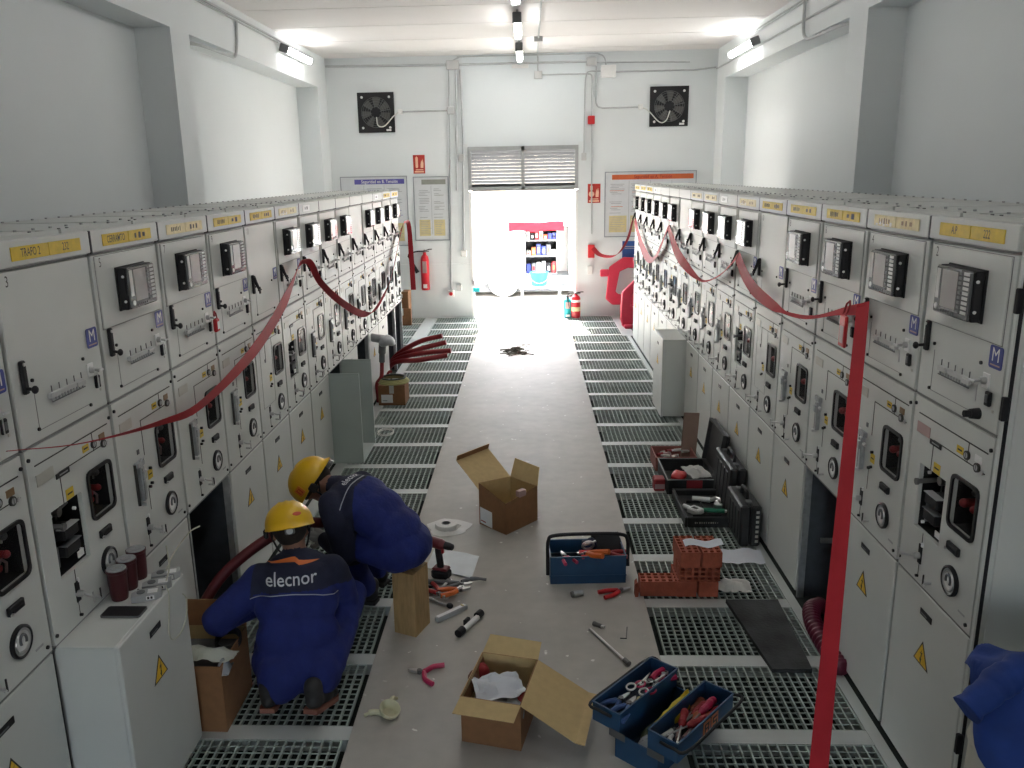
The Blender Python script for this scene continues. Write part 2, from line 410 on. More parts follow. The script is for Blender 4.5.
# ------------------------------------------------------------------ lights
sun = bpy.data.lights.new('sun', 'SUN'); so = bpy.data.objects.new('sun', sun); COL.objects.link(so)
sun.energy = 40; sun.angle = .009; sun.color = (1, .97, .92)
d = V((.10, -1, -1.22)); so.rotation_euler = d.to_track_quat('-Z', 'Y').to_euler()
w = bpy.data.worlds.new('sky'); SC.world = w; w.use_nodes = True
nt = w.node_tree; bg = nt.nodes['Background']
sk = nt.nodes.new('ShaderNodeTexSky'); sk.sky_type = 'NISHITA'; sk.sun_disc = False; sk.sun_elevation = math.radians(50); sk.sun_rotation = 0; sk.air_density = 1; sk.dust_density = 2.5
hs = nt.nodes.new('ShaderNodeHueSaturation'); hs.inputs['Saturation'].default_value = .65; nt.links.new(sk.outputs[0], hs.inputs['Color']); nt.links.new(hs.outputs[0], bg.inputs[0]); bg.inputs[1].default_value = 1.8
SC.view_settings.view_transform = 'Standard'; SC.view_settings.look = 'None'; SC.view_settings.gamma = 1; SC.view_settings.use_curve_mapping = False
SC.view_settings.exposure = .72
SC.cycles.use_denoising = True
SC.cycles.diffuse_bounces = 6; SC.cycles.max_bounces = 12
# outside yard
yard = mat('pale yard ground', (.62, .57, .50), .9, var=.08, scale=2)
struct(MB().box(-30, 30, YW+.3, 60, -.3, -.05, yard).build('ground', smooth=0))
struct(MB().box(-30, 30, -40, YB-.3, -.3, -.05, yard).build('ground_near', smooth=0))
# ------------------------------------------------------------------ switchgear cabinets
# local frame: x along the front (left to right for someone facing it), y into the cabinet, z up
UX, UZ = (1, 0, 0), (0, 0, 1)
TOP, HB, UM, ML = 2.234, 2.143, 1.543, .806
DEP = .84
def carcass(b, hole=False, hearth=True):
    t = .006
    b.box(.002, .002+t, .02, DEP, .0, 2.215, cabd); b.box(.598-t, .598, .02, DEP, 0, 2.215, cabd)
    b.box(.002, .598, DEP-.006, DEP, 0, 2.215, cab)
    for z in (0., ML-.006, UM-.004, HB-.004): 
        if z > 0 or not hole: b.box(.008, .592, .004 if z else .02, DEP-.006, z, z+.008, cabd)
    if hole:
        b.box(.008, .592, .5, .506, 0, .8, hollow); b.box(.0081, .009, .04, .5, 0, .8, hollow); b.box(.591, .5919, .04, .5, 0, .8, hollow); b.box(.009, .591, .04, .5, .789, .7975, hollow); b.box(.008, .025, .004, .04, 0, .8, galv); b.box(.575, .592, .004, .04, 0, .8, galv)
        b.box(.05, .55, .25, .28, .36, .39, galv); b.box(.05, .07, .1, .5, .36, .385, galv)
        for z in (.12, .3, .5, .66): b.cyl((.02, .2, z), (.026, .2, z), .008, n=8, m=steel)
def roof(b):
    b.box(.002, .598, .02, DEP, 2.2152, 2.224, cab); b.box(.01, .59, .10, .115, 2.224, 2.240, cab); b.box(.03, .57, .18, .78, 2.224, 2.236, cab)
    for i in range(5):
        x = .06+.12*i
        for y in (.24, .74): b.cyl((x, y, 2.236), (x, y, 2.243), .007, n=6, m=grey)
    for x in (.1, .16, .5): b.cyl((x, .16, 2.224), (x, .16, 2.240), .007, n=6, m=dgrey)
def header(b):
    b.cbox(.006, .594, -.014, .019, 2.149, TOP, cab, .004); b.box(-.003, .0075, -.0135, .02, 2.145, TOP-.002, black)
def strokes(b, x0, x1, z, h, y, rnd, n, m=ink):
    x = x0
    for i in range(n):
        wd = (x1-x0)/n; hh = h*rnd.uniform(.6, 1)
        b.box(x+wd*.1, x+wd*rnd.uniform(.4, .75), y-.0006, y, z-hh/2, z+hh/2, m); x += wd
def lplate(kind, ta, tb):
    def fn(b):
        rnd = random.Random(str(kind)+ta+tb); y = -.0145
        m = {'y': yellow, 'w': paley, 'p': paley, 's': white}[kind]
        xs = [(.088, .306), (.309, .52)] if kind != 's' else [(.10, .3)]
        for (x0, x1), t in zip(xs, (ta, tb)):
            b.cbox(x0, x1, y-.003, y, 2.167, 2.213, m, .001)
            if t.startswith('~'): strokes(b, x0+.05, x1-.05, 2.19, .026, y-.003, rnd, int(t[1:]) or 1, ink if kind != 'w' else brownp)
            elif t: b.text(t, .040, ((x0+x1)/2, y-.0036, 2.19), UX, UZ, ink, .72)
        if kind == 'w':
            for i in range(5): b.box(.11+.035*i, .13+.035*i, y-.0035, y-.003, 2.169+.004*(i % 2), 2.178+.008*(i % 3), white)
    return fn
def upper(blank, digit):
    def fn(b):
        b.cbox(.012, .588, 0, .018, UM+.006, HB-.006, cab, .003)
        if not blank:
            b.box(.030, .560, -.0012, 0, 1.840, 2.132, cabd); b.cbox(.033, .5575, -.005, 0, 1.843, 2.129, cab, .002)
        b.box(.118, .120, -.0012, 0, 1.583, 1.74, cabd); b.box(.118, .46, -.0012, 0, 1.583, 1.585, cabd)
        for x, z in ((.116, 1.763), (.449, 1.764), (.112, 1.59), (.46, 1.58)): b.cyl((x, 0, z), (x, -.006, z), .0065, n=10, m=black)
        if digit: b.text(digit, .052, (.066, -.0056 if not blank else -.0012, 2.103), UX, UZ, ink, .8)
    return fn
def relay(b):
    u0, u1, z0, z1, d = .178, .428, 1.897, 2.07, .044
    b.cbox(u0-.006, u1+.006, -.012, -.005, z0-.004, z1+.004, black, .002)
    b.cbox(u0, u1, -d, -.012, z0, z1, black, .004)
    b.cbox(u0+.002, u1-.002, -d-.012, -d, z0+.002, z1-.002, bezel, .005)
    y = -d-.012
    b.box(u0+.052, u0+.16, y-.0012, y, z0+.03, z1-.012, screen)
    b.box(u0+.012, u0+.036, y-.0015, y, z0+.055, z1-.012, stripm)
    for i in range(9):
        z = z0+.022+i*.0165
        b.cbox(u0+.170, u0+.190, y-.003, y, z, z+.010, dgrey, .001)
        b.box(u0+.200, u0+.236, y-.0015, y, z+.001, z+.0115, stripm)
    for i in range(6): b.cyl((u0+.06+.018*i, y, z0+.015), (u0+.06+.018*i, y-.003, z0+.015), .005, n=8, m=dgrey)
    b.cyl((u0+.028, y, z0+.026), (u0+.028, y-.003, z0+.026), .011, n=12, m=white)
    for s in (0, 1):
        for z in (z0+.035, z1-.035): b.cyl((u0 if not s else u1, -.035, z), (u0-.003 if not s else u1+.003, -.035, z), .006, n=8, m=white)
def msign(b, dz=0):
    p = rr(.534, 1.80+dz, .078, .076, .010)
    b.prism(p, (0, -.0012, 0), UX, UZ, (0, -.0022, 0), blue)
    b.text('M', .066, (.534, -.0042, 1.806+dz), UX, UZ, white, .95); b.box(.505, .563, -.0040, -.0034, 1.771+dz, 1.776+dz, rosep)
def handle(b, opened=False):
    b.cbox(.053, .077, -.016, 0, 1.727, 1.842, black, .004)
    if opened:
        b.tube([(.065, -.012, 1.835), (.066, -.026, 1.79), (.068, -.042, 1.75)], [.011, .010, .008], black)
        b.cyl((.046, -.044, 1.75), (.09, -.044, 1.75), .006, n=8, m=black); b.cyl((.068, -.044, 1.77), (.068, -.044, 1.728), .006, n=8, m=black)
    else:
        b.cyl((.062, -.014, 1.748), (.058, -.040, 1.745), .006, n=8, m=black); b.ell((.057, -.045, 1.745), (.014, .010, .014), black)
    b.cyl((.062, -.016, 1.83), (.062, -.02, 1.83), .006, n=8, m=steel)
def strip(b):
    b.cbox(.19, .42, -.012, 0, 1.676, 1.696, stripm, .003); b.cbox(.19, .245, -.020, -.012, 1.678, 1.698, stripm, .002); b.cbox(.365, .42, -.020, -.012, 1.674, 1.692, stripm, .002)
    for i in range(11): b.box(.20+.02*i, .208+.02*i, -.016, -.011, 1.662, 1.678, grey)
    b.box(.195, .415, -.018, -.014, 1.664, 1.6675, dgrey)
    for i in range(5): b.cyl((.205+.05*i, -.012, 1.70), (.205+.05*i, -.012, 1.722), .0022, n=6, m=dsteel)
def keylock(b):
    b.cbox(.47, .515, -.004, 0, 1.685, 1.738, white, .002); b.cyl((.49, 0, 1.712), (.49, -.022, 1.712), .014, .012, m=steel)
    b.cyl((.49, -.022, 1.712), (.487, -.045, 1.711), .006, n=8, m=steel); b.cyl((.470, -.045, 1.711), (.504, -.045, 1.711), .0045, n=8, m=steel)
    b.box(.4885, .4915, -.03, -.027, 1.64, 1.70, steel)
def selector(b):
    b.cbox(.510, .540, -.012, 0, 1.632, 1.682, black, .003); b.box(.518, .532, -.015, -.012, 1.645, 1.672, dgrey); b.box(.545, .556, -.002, 0, 1.615, 1.625, beige)
def bigknob(b): b.cyl((.47, 0, 1.59), (.47, -.03, 1.59), .020, .017, m=black); b.cyl((.47, -.03, 1.59), (.47, -.05, 1.59), .012, m=black)
def redlock(b):
    b.cbox(.50, .545, -.05, -.028, 1.63, 1.70, red, .006); b.box(.508, .537, -.0512, -.05, 1.645, 1.685, white)
    b.tube([(.51, -.039, 1.70), (.51, -.036, 1.725), (.522, -.034, 1.738), (.535, -.036, 1.725), (.535, -.039, 1.70)], .0045, redd)
WIN = (.362, .538, 1.140, 1.332); BRK = (.105, .312, 1.021, 1.283)
def mech(kind):
    def fn(b):
        hs = [WIN]+([BRK] if kind == 'B' else [])
        b.holes(.012, .588, ML+.006, UM-.006, 0, .018, hs, cab)
        for x, z in ((.024, 1.505), (.577, 1.493), (.024, .845), (.562, .838)): b.cyl((x, 0, z), (x, -.006, z), .007, n=10, m=black)
        if kind == 'C':
            for q in ((.085, .087, .98, 1.40), (.33, .332, .98, 1.40), (.085, .332, .98, .982), (.085, .332, 1.40, 1.402)): b.box(q[0], q[1], -.0012, 0, q[2], q[3], cabd)
        b.box(.50, .545, -.001, 0, .858, .866, grey)
    return fn
def mimic(kind):
    def fn(b):
        y = -.0015
        def L(x0, x1, z0, z1): b.box(x0, x1, y, 0, z0, z1, ink)
        L(.055, .56, 1.472, 1.4765); L(.4355, .4385, 1.40, 1.474)
        x0 = .235 if kind == 'A' else .19
        L(x0, .53, 1.401, 1.4045); L(x0, x0+.003, 1.245 if kind == 'A' else 1.283, 1.403)
        if kind == 'A': L(.235, .2375, .99, 1.09)
        if kind == 'B': L(.19, .1925, .97, 1.02)
        L(.185, .187, .83, .97)
        for x, z in ((.437, 1.428), (.508, 1.4075)):
            b.cyl((x, 0, z), (x, -.008, z), .0165, m=ink); b.cyl((x, -.008, z), (x, -.0085, z), .011, m=grey); b.box(x-.001, x+.001, -.0092, -.0085, z-.011, z+.011, ink)
        b.cyl((.54, 0, 1.40), (.54, -.006, 1.40), .008, n=8, m=steel); b.box(.53, .555, -.002, 0, 1.3985, 1.4015, ink)
        if kind == 'B': b.cbox(.166, .254, -.004, 0, 1.383, 1.403, black, .001); b.box(.185, .24, -.0046, -.004, 1.391, 1.396, grey)
    return fn
def plates(c): return lambda b: b.cbox(.052, .158, -.003, 0, 1.398, 1.441, {'b': beige, 'r': rosep}[c], .001)
def ylab(x0, x1, z0, z1):
    def fn(b): b.box(x0, x1, -.0015, 0, z0, z1, yellow); b.box(x0+.008, x1-.008, -.002, -.0015, (z0+z1)/2-.003, (z0+z1)/2+.003, ink)
    return fn
def bplate(c): return lambda b: b.cbox(.485, .528, -.003, 0, 1.424, 1.45, brownp if c == 'b' else white, .001)
def window(b):
    cx, cz = (WIN[0]+WIN[1])/2, (WIN[2]+WIN[3])/2; w, h = WIN[1]-WIN[0], WIN[3]-WIN[2]
    b.ring(rr(cx, cz, w+.012, h+.012, .028), rr(cx, cz, w-.012, h-.012, .022), (0, 0, 0), UX, UZ, (0, -.008, 0), blackg)
    b.prism(rr(cx, cz, w-.012, h-.012, .022), (0, -.001, 0), UX, UZ, (0, -.002, 0), glass)
def inner(b):
    u0, u1, z0, z1 = WIN[0]-.008, WIN[1]+.008, WIN[2]-.008, WIN[3]+.008
    b.box(u0, u1, .10, .105, z0, z1, black)
    for q in ((u0, u0+.003, z0, z1), (u1-.003, u1, z0, z1), (u0, u1, z0, z0+.003), (u0, u1, z1-.003, z1)): b.box(q[0], q[1], .018, .10, q[2], q[3], black)
    def conn(x, z, m, s=1):
        b.cyl((x, .10, z), (x, .03, z), .022*s, .018*s, m=m); b.ell((x, .025, z), (.02*s, .02*s, .02*s), m)
    conn(.405, 1.236, redd, .85); conn(.472, 1.236, redd, .7); conn(.472, 1.30, dgrey, .7)
    b.tube([(.445, .05, 1.165), (.45, .045, 1.205), (.475, .045, 1.215), (.495, .045, 1.195), (.495, .05, 1.16)], .005, rosep)
    b.tube([(.455, .05, 1.275), (.465, .045, 1.30), (.49, .045, 1.30), (.495, .05, 1.265)], .004, grey)
    b.cyl((.44, .15, 1.21), (.44, .05, 1.21), .004, n=6, m=steel); b.cyl((.47, .15, 1.185), (.47, .05, 1.185), .012, n=10, m=redd)
def gauge(b):
    o = (.43, 0, .941); ax = (0, -1, 0)
    b.lathe([(.057, 0), (.057, .010), (.050, .014), (.046, .010), (.038, .008), (.036, .012), (.030, .010), (0.0005, .010)], o, ax, 28, mats=[blackg, blackg, blackg, grey, steel, steel, white])
    sp = [(.43+.018*math.cos(a)*(1-a*.06), -.012, .945+.022*math.sin(a)) for a in [-.6+.35*i for i in range(13)]]
    b.tube(sp, .005, dgrey, 6)
def latch(b):
    b.cbox(.388, .470, -.014, 0, 1.052, 1.084, black, .003); b.box(.40, .455, -.018, -.014, 1.06, 1.068, black); b.cyl((.395, -.01, 1.058), (.395, -.022, 1.058), .006, n=8, m=steel)
def lever(b):
    b.cbox(.176, .202, -.005, 0, .892, .972, black, .001); b.cyl((.187, 0, .925), (.187, -.028, .925), .013, m=steel); b.tube([(.187, -.025, .925), (.17, -.05, .924), (.165, -.075, .924)], .005, steel, 6)
    b.cyl((.166, -.075, .90), (.164, -.075, .945), .004, n=6, m=steel); b.cyl((.186, 0, .838), (.186, -.01, .838), .006, n=8, m=black)
    b.box(.195, .205, -.006, 0, .966, .982, white)
def hook(b):
    b.cyl((.29, 0, .857), (.29, -.03, .855), .006, n=8, m=steel); b.cyl((.29, -.03, .85), (.29, -.03, .893), .0035, n=6, m=ink); b.cyl((.275, -.03, .855), (.31, -.03, .852), .003, n=6, m=steel)
def bar(b):
    b.cbox(.128, .194, -.020, 0, 1.218, 1.243, galv, .003); b.box(.126, .131, -.012, 0, 1.05, 1.236, ink); b.cbox(.148, .182, -.022, 0, 1.062, 1.218, galv, .004); b.box(.155, .160, -.0225, -.022, 1.07, 1.21, dsteel)
    b.cbox(.14, .15, -.03, 0, 1.045, 1.06, steel, .002); b.cyl((.185, -.012, 1.19), (.205, -.012, 1.186), .007, n=8, m=steel); b.cbox(.15, .178, -.032, -.020, 1.16, 1.20, galv, .003)
    b.tube([(.148, -.02, 1.243), (.155, -.025, 1.256), (.175, -.025, 1.256), (.182, -.02, 1.243)], .004, steel, 6)
def breaker(b):
    u0, u1, z0, z1 = BRK
    b.box(u0-.004, u1+.004, .10, .105, z0-.004, z1+.004, black)
    for q in ((u0-.003, u0, z0, z1), (u1, u1+.003, z0, z1), (u0, u1, z0-.003, z0), (u0, u1, z1, z1+.003)): b.box(q[0], q[1], .017, .10, q[2], q[3], black)
    b.cbox(u0+.06, u0+.16, .0, .1, z0+.12, z0+.165, black, .006); b.cbox(u0+.06, u0+.16, .0, .1, z0+.055, z0+.10, black, .006)
    b.cbox(u0+.058, u0+.162, -.004, .03, z0+.165, z0+.169, grey, .001); b.cbox(u0+.058, u0+.162, -.004, .03, z0+.10, z0+.104, dgrey, .001)
    b.cyl((u0+.02, .09, z0+.20), (u0+.03, -.015, z0+.195), .010, m=dsteel); b.cyl((u0+.03, -.015, z0+.195), (u0+.03, -.025, z0+.195), .014, m=dsteel)
    b.cyl((u0+.10, .1, z1-.04), (u0+.10, .03, z1-.04), .018, m=dsteel); b.cyl((u0+.07, .05, z1-.05), (u0+.17, .04, z1-.03), .005, n=8, m=dsteel)
    b.box(u1-.06, u1-.02, .012, .016, z0+.015, z0+.04, white); b.cbox(u0+.015, u0+.035, .03, .1, z0+.03, z0+.09, paley, .004); b.cbox(u0+.045-.008, u0+.045, .02, .1, z0+.03, z0+.11, dgrey, .003)
    for x, z in ((u0+.03, z1-.03), (u1-.02, z1-.06), (u1-.012, z0+.03), (u0+.02, z0+.02)): b.cyl((x, .03, z), (x, .02, z), .007, n=8, m=white)
    for i in range(5): b.cyl((u0+.02+.035*i, .08, z0+.02), (u0+.03+.03*i, .08, z1-.02), .004, n=6, m=dsteel)
def cdoor(b): b.cbox(.012, .588, 0, .018, .025, ML-.008, cab, .003)
def slot(b, y=0.):
    b.cbox(.24, .335, y-.003, y, .703, .730, black, .002); b.box(.246, .329, y-.0036, y-.003, .708, .725, black); b.box(.25, .30, y-.006, y-.0036, .712, .716, dgrey)
def tri(b, y=0.):
    def T(s, dy, m):
        c = (.287, .537); p = [(c[0]+s*.0645*math.cos(a)*1.02, c[1]+s*.0645*math.sin(a)) for a in (PI/2, PI/2+2*PI/3, PI/2+4*PI/3)]
        b.prism(p, (0, y-dy, 0), UX, UZ, (0, -.0012, 0), m)
    T(1.06, 0, ink); T(.86, .0012, signy)
    bolt = [(.012, .055), (-.012, .02), (.002, .024), (-.006, -.012), (-.013, -.006), (.002, -.038), (.010, -.002), (.003, -.008), (.013, .034), (-.001, .030)]
    b.prism([(.287+p[0]*.72, .535+p[1]*.72) for p in bolt], (0, y-.0024, 0), UX, UZ, (0, -.0008, 0), ink)

YL0, YR0 = 2.5737, 3.2657
YEL = {('L', -1): ('y', '~5', '~3'), ('L', 0): ('y', 'TRAFO 2', '232'), ('L', 1): ('y', 'CERRAMTO', '~3'), ('L', 2): ('p', '~6', '~3'), ('L', 3): ('y', '~9', '~2'), ('L', 4): ('y', '~6', '~3'), ('L', 5): ('w', '~4', '~2'), ('L', 6): ('s', '~2', ''),
       ('L', 11): ('s', '~2', ''), ('L', 12): ('y', '~5', '~3'), ('L', 13): ('y', '~5', '~3'),
       ('R', 0): ('y', 'A.P', '222'), ('R', 1): ('w', '~5', '~3'), ('R', 2): ('y', '~9', '~2'), ('R', 3): ('y', '~6', '~2'), ('R', 4): ('y', '~7', '~4'), ('R', 5): ('w', '~5', '~3'), ('R', 6): ('s', '~3', ''), ('R', 7): ('p', '~6', '~4'), ('R', 8): ('p', '~5', '~4'),
       ('R', 12): ('s', '~2', ''), ('R', 13): ('y', '~5', '~3'), ('R', 14): ('y', '~5', '~3'), ('R', 15): ('y', '~5', '~3')}
BLANK = {('L', 0), ('L', 4), ('L', 9), ('R', 4), ('R', 9), ('L', -1)}
MB_ = {('L', 0), ('L', 5), ('L', 10), ('R', 0), ('R', 5), ('R', 10)}
MC_ = {('L', 4), ('R', 4)}
HOLE = {('L', 2), ('L', 9), ('L', 12), ('L', 13), ('R', 2)}
NODOOR = HOLE | {('L', 0), ('L', 7), ('R', 9)}
def feature(s, i):
    f = []
    if (s, i) in BLANK: f.append('no relay on its plain upper door')
    if (s, i) in HOLE: f.append('an open black cable hole at the bottom')
    if (s, i) in MB_: f.append('a square black breaker opening')
    if (s, i) == ('L', 0): f = ['a TRAFO 2 label and numbered 3']
    if (s, i) == ('R', 0): f = ['222 on its yellow label and numbered 2']
    if (s, i) == ('L', 2): f = ['a red padlock and an open cable hole']
    if (s, i) == ('R', 2): f = ['red tape hanging down and an open cable hole']
    return ' and '.join(f)
def cabinet(s, i):
    n = len(range(-1, 14)) if s == 'L' else 16
    nth = i+1 if s == 'L' else i
    fe = feature(s, i)
    side = 'left' if s == 'L' else 'right'
    pos = ('nearest the camera' if nth == 0 else 'last before the doorway' if nth == n-1 else '%s from the camera end' % ORD[nth])
    lab = 'light grey switchgear cabinet in the %s row, %s%s' % (side, pos, ', with '+fe if fe else '')
    if len(lab.split()) > 16: lab = 'grey switchgear cabinet, %s row, %s, with %s' % (side, pos.replace(' the camera end', ' camera end'), fe)
    if len(lab.split()) > 16: lab = 'grey switchgear cabinet, %s row, %s' % (side, pos)
    t = thing('switchgear_cabinet', lab, 'electrical cabinet', (XL, YL0+W*i, 0) if s == 'L' else (XR, YR0+W*i, 0), PI/2 if s == 'L' else -PI/2, 'switchgear cabinets in the %s row' % side)
    k = (s, i); hole = k in NODOOR
    part('carcass', ('carc', k in HOLE or k == ('L', 7)), lambda b: carcass(b, k in HOLE or k == ('L', 7)), t); part('roof', 'roof', roof, t)
    h = part('header', 'hdr', header, t)
    if k in YEL: part('label_plate', ('lp',)+YEL[k], lplate(*YEL[k]), h)
    dig = str(3+2*i if s == 'L' else 2+2*i) if -1 < i < 5 else ''
    u = part('upper_door', ('up', k in BLANK, dig), upper(k in BLANK, dig), t)
    if k not in BLANK: part('protection_relay', 'relay', relay, u)
    dz = .03 if k == ('L', 0) else 0
    if i < 6: part('safety_sign', ('m', dz), lambda b: msign(b, dz), u, label='blue sign with a white letter M')
    op = (s == 'L' and i >= 4) or (s == 'R' and i >= 4)
    part('door_handle', ('hd', op), lambda b: handle(b, op), u)
    if k not in (('L', 4), ('R', 4)):
        part('terminal_strip', 'strip', strip, u); part('key_lock', 'key', keylock, u); part('selector_switch', 'sel', selector, u)
    if k == ('R', 0): part('rotary_knob', 'bk', bigknob, u)
    if k in (('L', 2),): part('padlock', 'pl', redlock, u, label='red padlock')
    kind = 'B' if k in MB_ else 'C' if k in MC_ else 'A'
    p = part('mechanism_panel', ('me', kind), mech(kind), t)
    part('mimic_diagram', ('mi', kind), mimic(kind), p); c = 'r' if k in (('R', 0),) else 'b'
    part('nameplate', ('np', c), plates(c), p); part('yellow_label', 'yl1', ylab(.36, .405, 1.416, 1.443), p); part('rating_plate', ('bp', c), bplate(c), p)
    if kind == 'B': part('yellow_label', 'yl2', ylab(.212, .262, 1.285, 1.325), p)
    else:
        part('yellow_label', 'yl3', ylab(.245, .29, 1.125, 1.168), p)
        for x, z in ((.265, 1.175), (.265, 1.105), (.245, 1.095)): part('push_button', ('pb', x, z), lambda b: b.cyl((x, 0, z), (x, -.011, z), .007, n=8, m=black), p)
        part('indicator', 'indi', lambda b: b.box(.172, .19, -.003, 0, 1.268, 1.288, dgrey), p)
    w_ = part('inspection_window', 'win', window, p); part('connector_box', 'inn', inner, p); part('position_gauge', 'gau', gauge, p); part('latch', 'lat', latch, p); part('operating_lever', 'lev', lever, p); part('release_hook', 'hook', hook, p)
    if kind == 'A': part('interlock_bar', 'bar', bar, p)
    if kind == 'B': part('breaker_mechanism', 'brk', breaker, p)
    if k not in NODOOR:
        d = part('cable_door', 'cd', cdoor, t); part('recessed_handle', 'slot', slot, d); part('warning_sign', 'tri', tri, d, label='yellow high-voltage triangle')
    if k in (('L', 0), ('R', 9)):
        y0 = -.226
        def cover(b): b.box(.02, .03, y0+.02, .018, .02, ML-.012, cab); b.box(.57, .58, y0+.02, .018, .02, ML-.012, cab); b.cbox(.018, .582, y0+.016, .018, ML-.012, ML-.002, cab, .003); b.cbox(.014, .586, y0, y0+.018, .012, ML-.002, cab, .004)
        d = part('cable_cover', 'cover', cover, t); part('recessed_handle', 'slotc', lambda b: slot(b, y0), d); part('warning_sign', 'tric', lambda b: tri(b, y0), d, label='yellow high-voltage triangle')
    if k == ('L', 7):
        cg = mat('grey-green cover paint', (.46, .52, .49), .5, var=.03, scale=4)
        def opn(b):
            for u0, u1 in ((.006, .012), (.560, .566)):
                b.box(u0, u1, -.25, .018, .0, .80, cg); b.box(u0-.002, u1+.016, -.252, -.246, 0, .802, cg); b.box(u0, u1+.014, -.246, .018, .795, .80, cg)
            b.box(.012, .56, -.25, .018, 0, .006, cg)
        part('cable_cover', 'coverB', opn, t, label='cable cover with its front and top removed')
    if s == 'R' and i == 0:
        def side_panel(b):
            b.cbox(.6005, .624, -.004, DEP, .0, 2.22, cab, .004); b.box(.6243, .627, .0, .012, .0, 2.215, black); b.box(.624, .63, .03, DEP-.02, .03, 2.19, cab)
            for z in (1.65, 2.0, .4): b.cbox(.615, .634, -.016, .006, z-.04, z+.04, black, .003)
        part('side_panel', 'sidep', side_panel, t)
    return t
for i in range(-1, 14): cabinet('L', i)
for i in range(0, 16): cabinet('R', i)
# ------------------------------------------------------------------ things on the end wall (face at y = YW, looking towards the room = -y)
WY = YW-.001
def pipe(b, pts, r=.013, m=conduit): b.tube(pts, r, m, 8)
def box3(b, x0, x1, d, z0, z1, m, c=.006): b.cbox(x0, x1, WY-d, WY, z0, z1, m, c)
def fan(x0, x1, z0, z1, label):
    cx, cz, w, h = (x0+x1)/2, (z0+z1)/2, x1-x0, z1-z0
    t = thing('wall_fan', label, 'ventilation fan', (cx, WY, cz), group='black wall fans')
    b = MB(); n = 32
    circ = [(.245*math.cos(2*PI*i/n), .245*math.sin(2*PI*i/n)) for i in range(n)]
    sq = []
    for i in range(n):
        a = 2*PI*i/n; c, s = math.cos(a), math.sin(a); f = 1/max(abs(c), abs(s)); sq.append((c*f*w/2, s*f*h/2))
    b.ring(sq, circ, (0, 0, 0), UX, UZ, (0, -.035, 0), black); b.box(-w/2, w/2, -.004, 0, -h/2, h/2, blackg)
    for sx in (-1, 1):
        for sz in (-1, 1): b.cyl((sx*(w/2-.075), -.035, sz*(h/2-.075)), (sx*(w/2-.075), -.045, sz*(h/2-.075)), .02, m=white)
    b.box(w/2-.14, w/2-.06, -.037, -.035, -h/2+.02, -h/2+.05, white)
    b.build('frame', t)
    b = MB(); b.cyl((0, -.006, 0), (0, -.05, 0), .085, n=20, m=black)
    b.build('motor_hub', t)
    fb = mat('fan blade grey', (.085, .085, .08), .5)
    def blade(b):
        G = []
        for i in range(6):
            r = .07+.165*i/5; row = []
            for j in range(4):
                u = (j/3-.5); a = u*(.62-.1*i/5); row.append((r*math.cos(a), -.018-.02*u, r*math.sin(a)))
            G.append(row)
        b.sheet(G, .003, fb)
    for i in range(7):
        o = part('blade', 'fanblade', blade, t); o.rotation_euler = (0, 2*PI*i/7+.3, 0)
    b = MB()
    for r in (.09, .13, .17, .21, .238): b.tube([(r*math.cos(2*PI*i/28), -.055, r*math.sin(2*PI*i/28)) for i in range(28)], .003, dgrey, 5, closed=True)
    for i in range(8):
        a = 2*PI*i/8+.2; b.tube([(.07*math.cos(a), -.055, .07*math.sin(a)), (.245*math.cos(a), -.05, .245*math.sin(a))], .004, dgrey, 5)
    b.build('guard', t)
    return t
fan(-2.79, -2.19, 3.11, 3.74, 'black square wall fan at the left of the end wall')
fan(1.98, 2.60, 3.11, 3.73, 'black square wall fan at the right of the end wall')
cab_l = mat('white flex', (.66, .66, .62), .5)
b = MB(); pipe(b, bez([(-2.10, WY-.03, 3.43), (-2.2, WY-.06, 3.36), (-2.35, WY-.075, 3.21), (-2.46, WY-.075, 3.22), (-2.48, WY-.07, 3.35)]), .009, cab_l)
tag(b.build('fan_cable'), 'white cable looping over the left wall fan', 'cable')
b = MB(); pipe(b, bez([(1.83, WY-.03, 3.42), (1.95, WY-.06, 3.36), (2.13, WY-.075, 3.18), (2.24, WY-.075, 3.2), (2.30, WY-.07, 3.35)]), .009, cab_l)
tag(b.build('fan_cable'), 'white cable looping over the right wall fan', 'cable')

# surface conduit runs; each run with the boxes on it is one thing
pd = .025
t = thing('conduit_run', 'grey conduits from the left corner down beside the doorway, left side', 'conduit', (-1.2, WY, 4.1))
def pp(pts, r=.013):
    b = MB(); b.tube([V(p)-V(t.location) for p in pts], r, conduit, 8); b.build('pipe', t)
def bx(name, x0, x1, d, z0, z1, m=jbox):
    b = MB(); L = V(t.location); b.cbox(x0-L.x, x1-L.x, -d, 0, z0-L.z, z1-L.z, m, .008); return b.build(name, t)
Yc = WY-pd
pp([(-3.28, Yc, 4.155), (-1.28, Yc, 4.135)], .02); pp([(-1.27, Yc, 4.1), (-1.28, Yc, 3.5), (-1.34, Yc, .50)]); pp([(-1.16, Yc, 4.1), (-1.17, Yc, 3.4), (-1.20, Yc, 2.15)]); pp([(-1.09, Yc, 4.06), (-1.07, Yc, 3.0), (-1.11, Yc, 1.15)])
pp([(-2.08, Yc, 3.43), (-1.3, Yc, 3.43)])
bx('junction_box', -1.31, -1.10, .06, 4.06, 4.20); bx('junction_box', -1.32, -1.20, .05, 3.37, 3.49); bx('junction_box', -1.15, -1.06, .05, 2.62, 2.74); bx('cable_gland', -2.13, -2.05, .05, 3.39, 3.47, white)
b_ = bx('emergency_button', -1.40, -1.29, .07, .37, .48, white); bb = MB(); bb.cyl((-.145, -.07, -3.675), (-.145, -.1, -3.675), .03, m=red); bb.build('button', b_)
bx('switch', -1.25, -1.16, .05, .47, .58); bx('switch', -1.16, -1.06, .05, 1.05, 1.16, white)
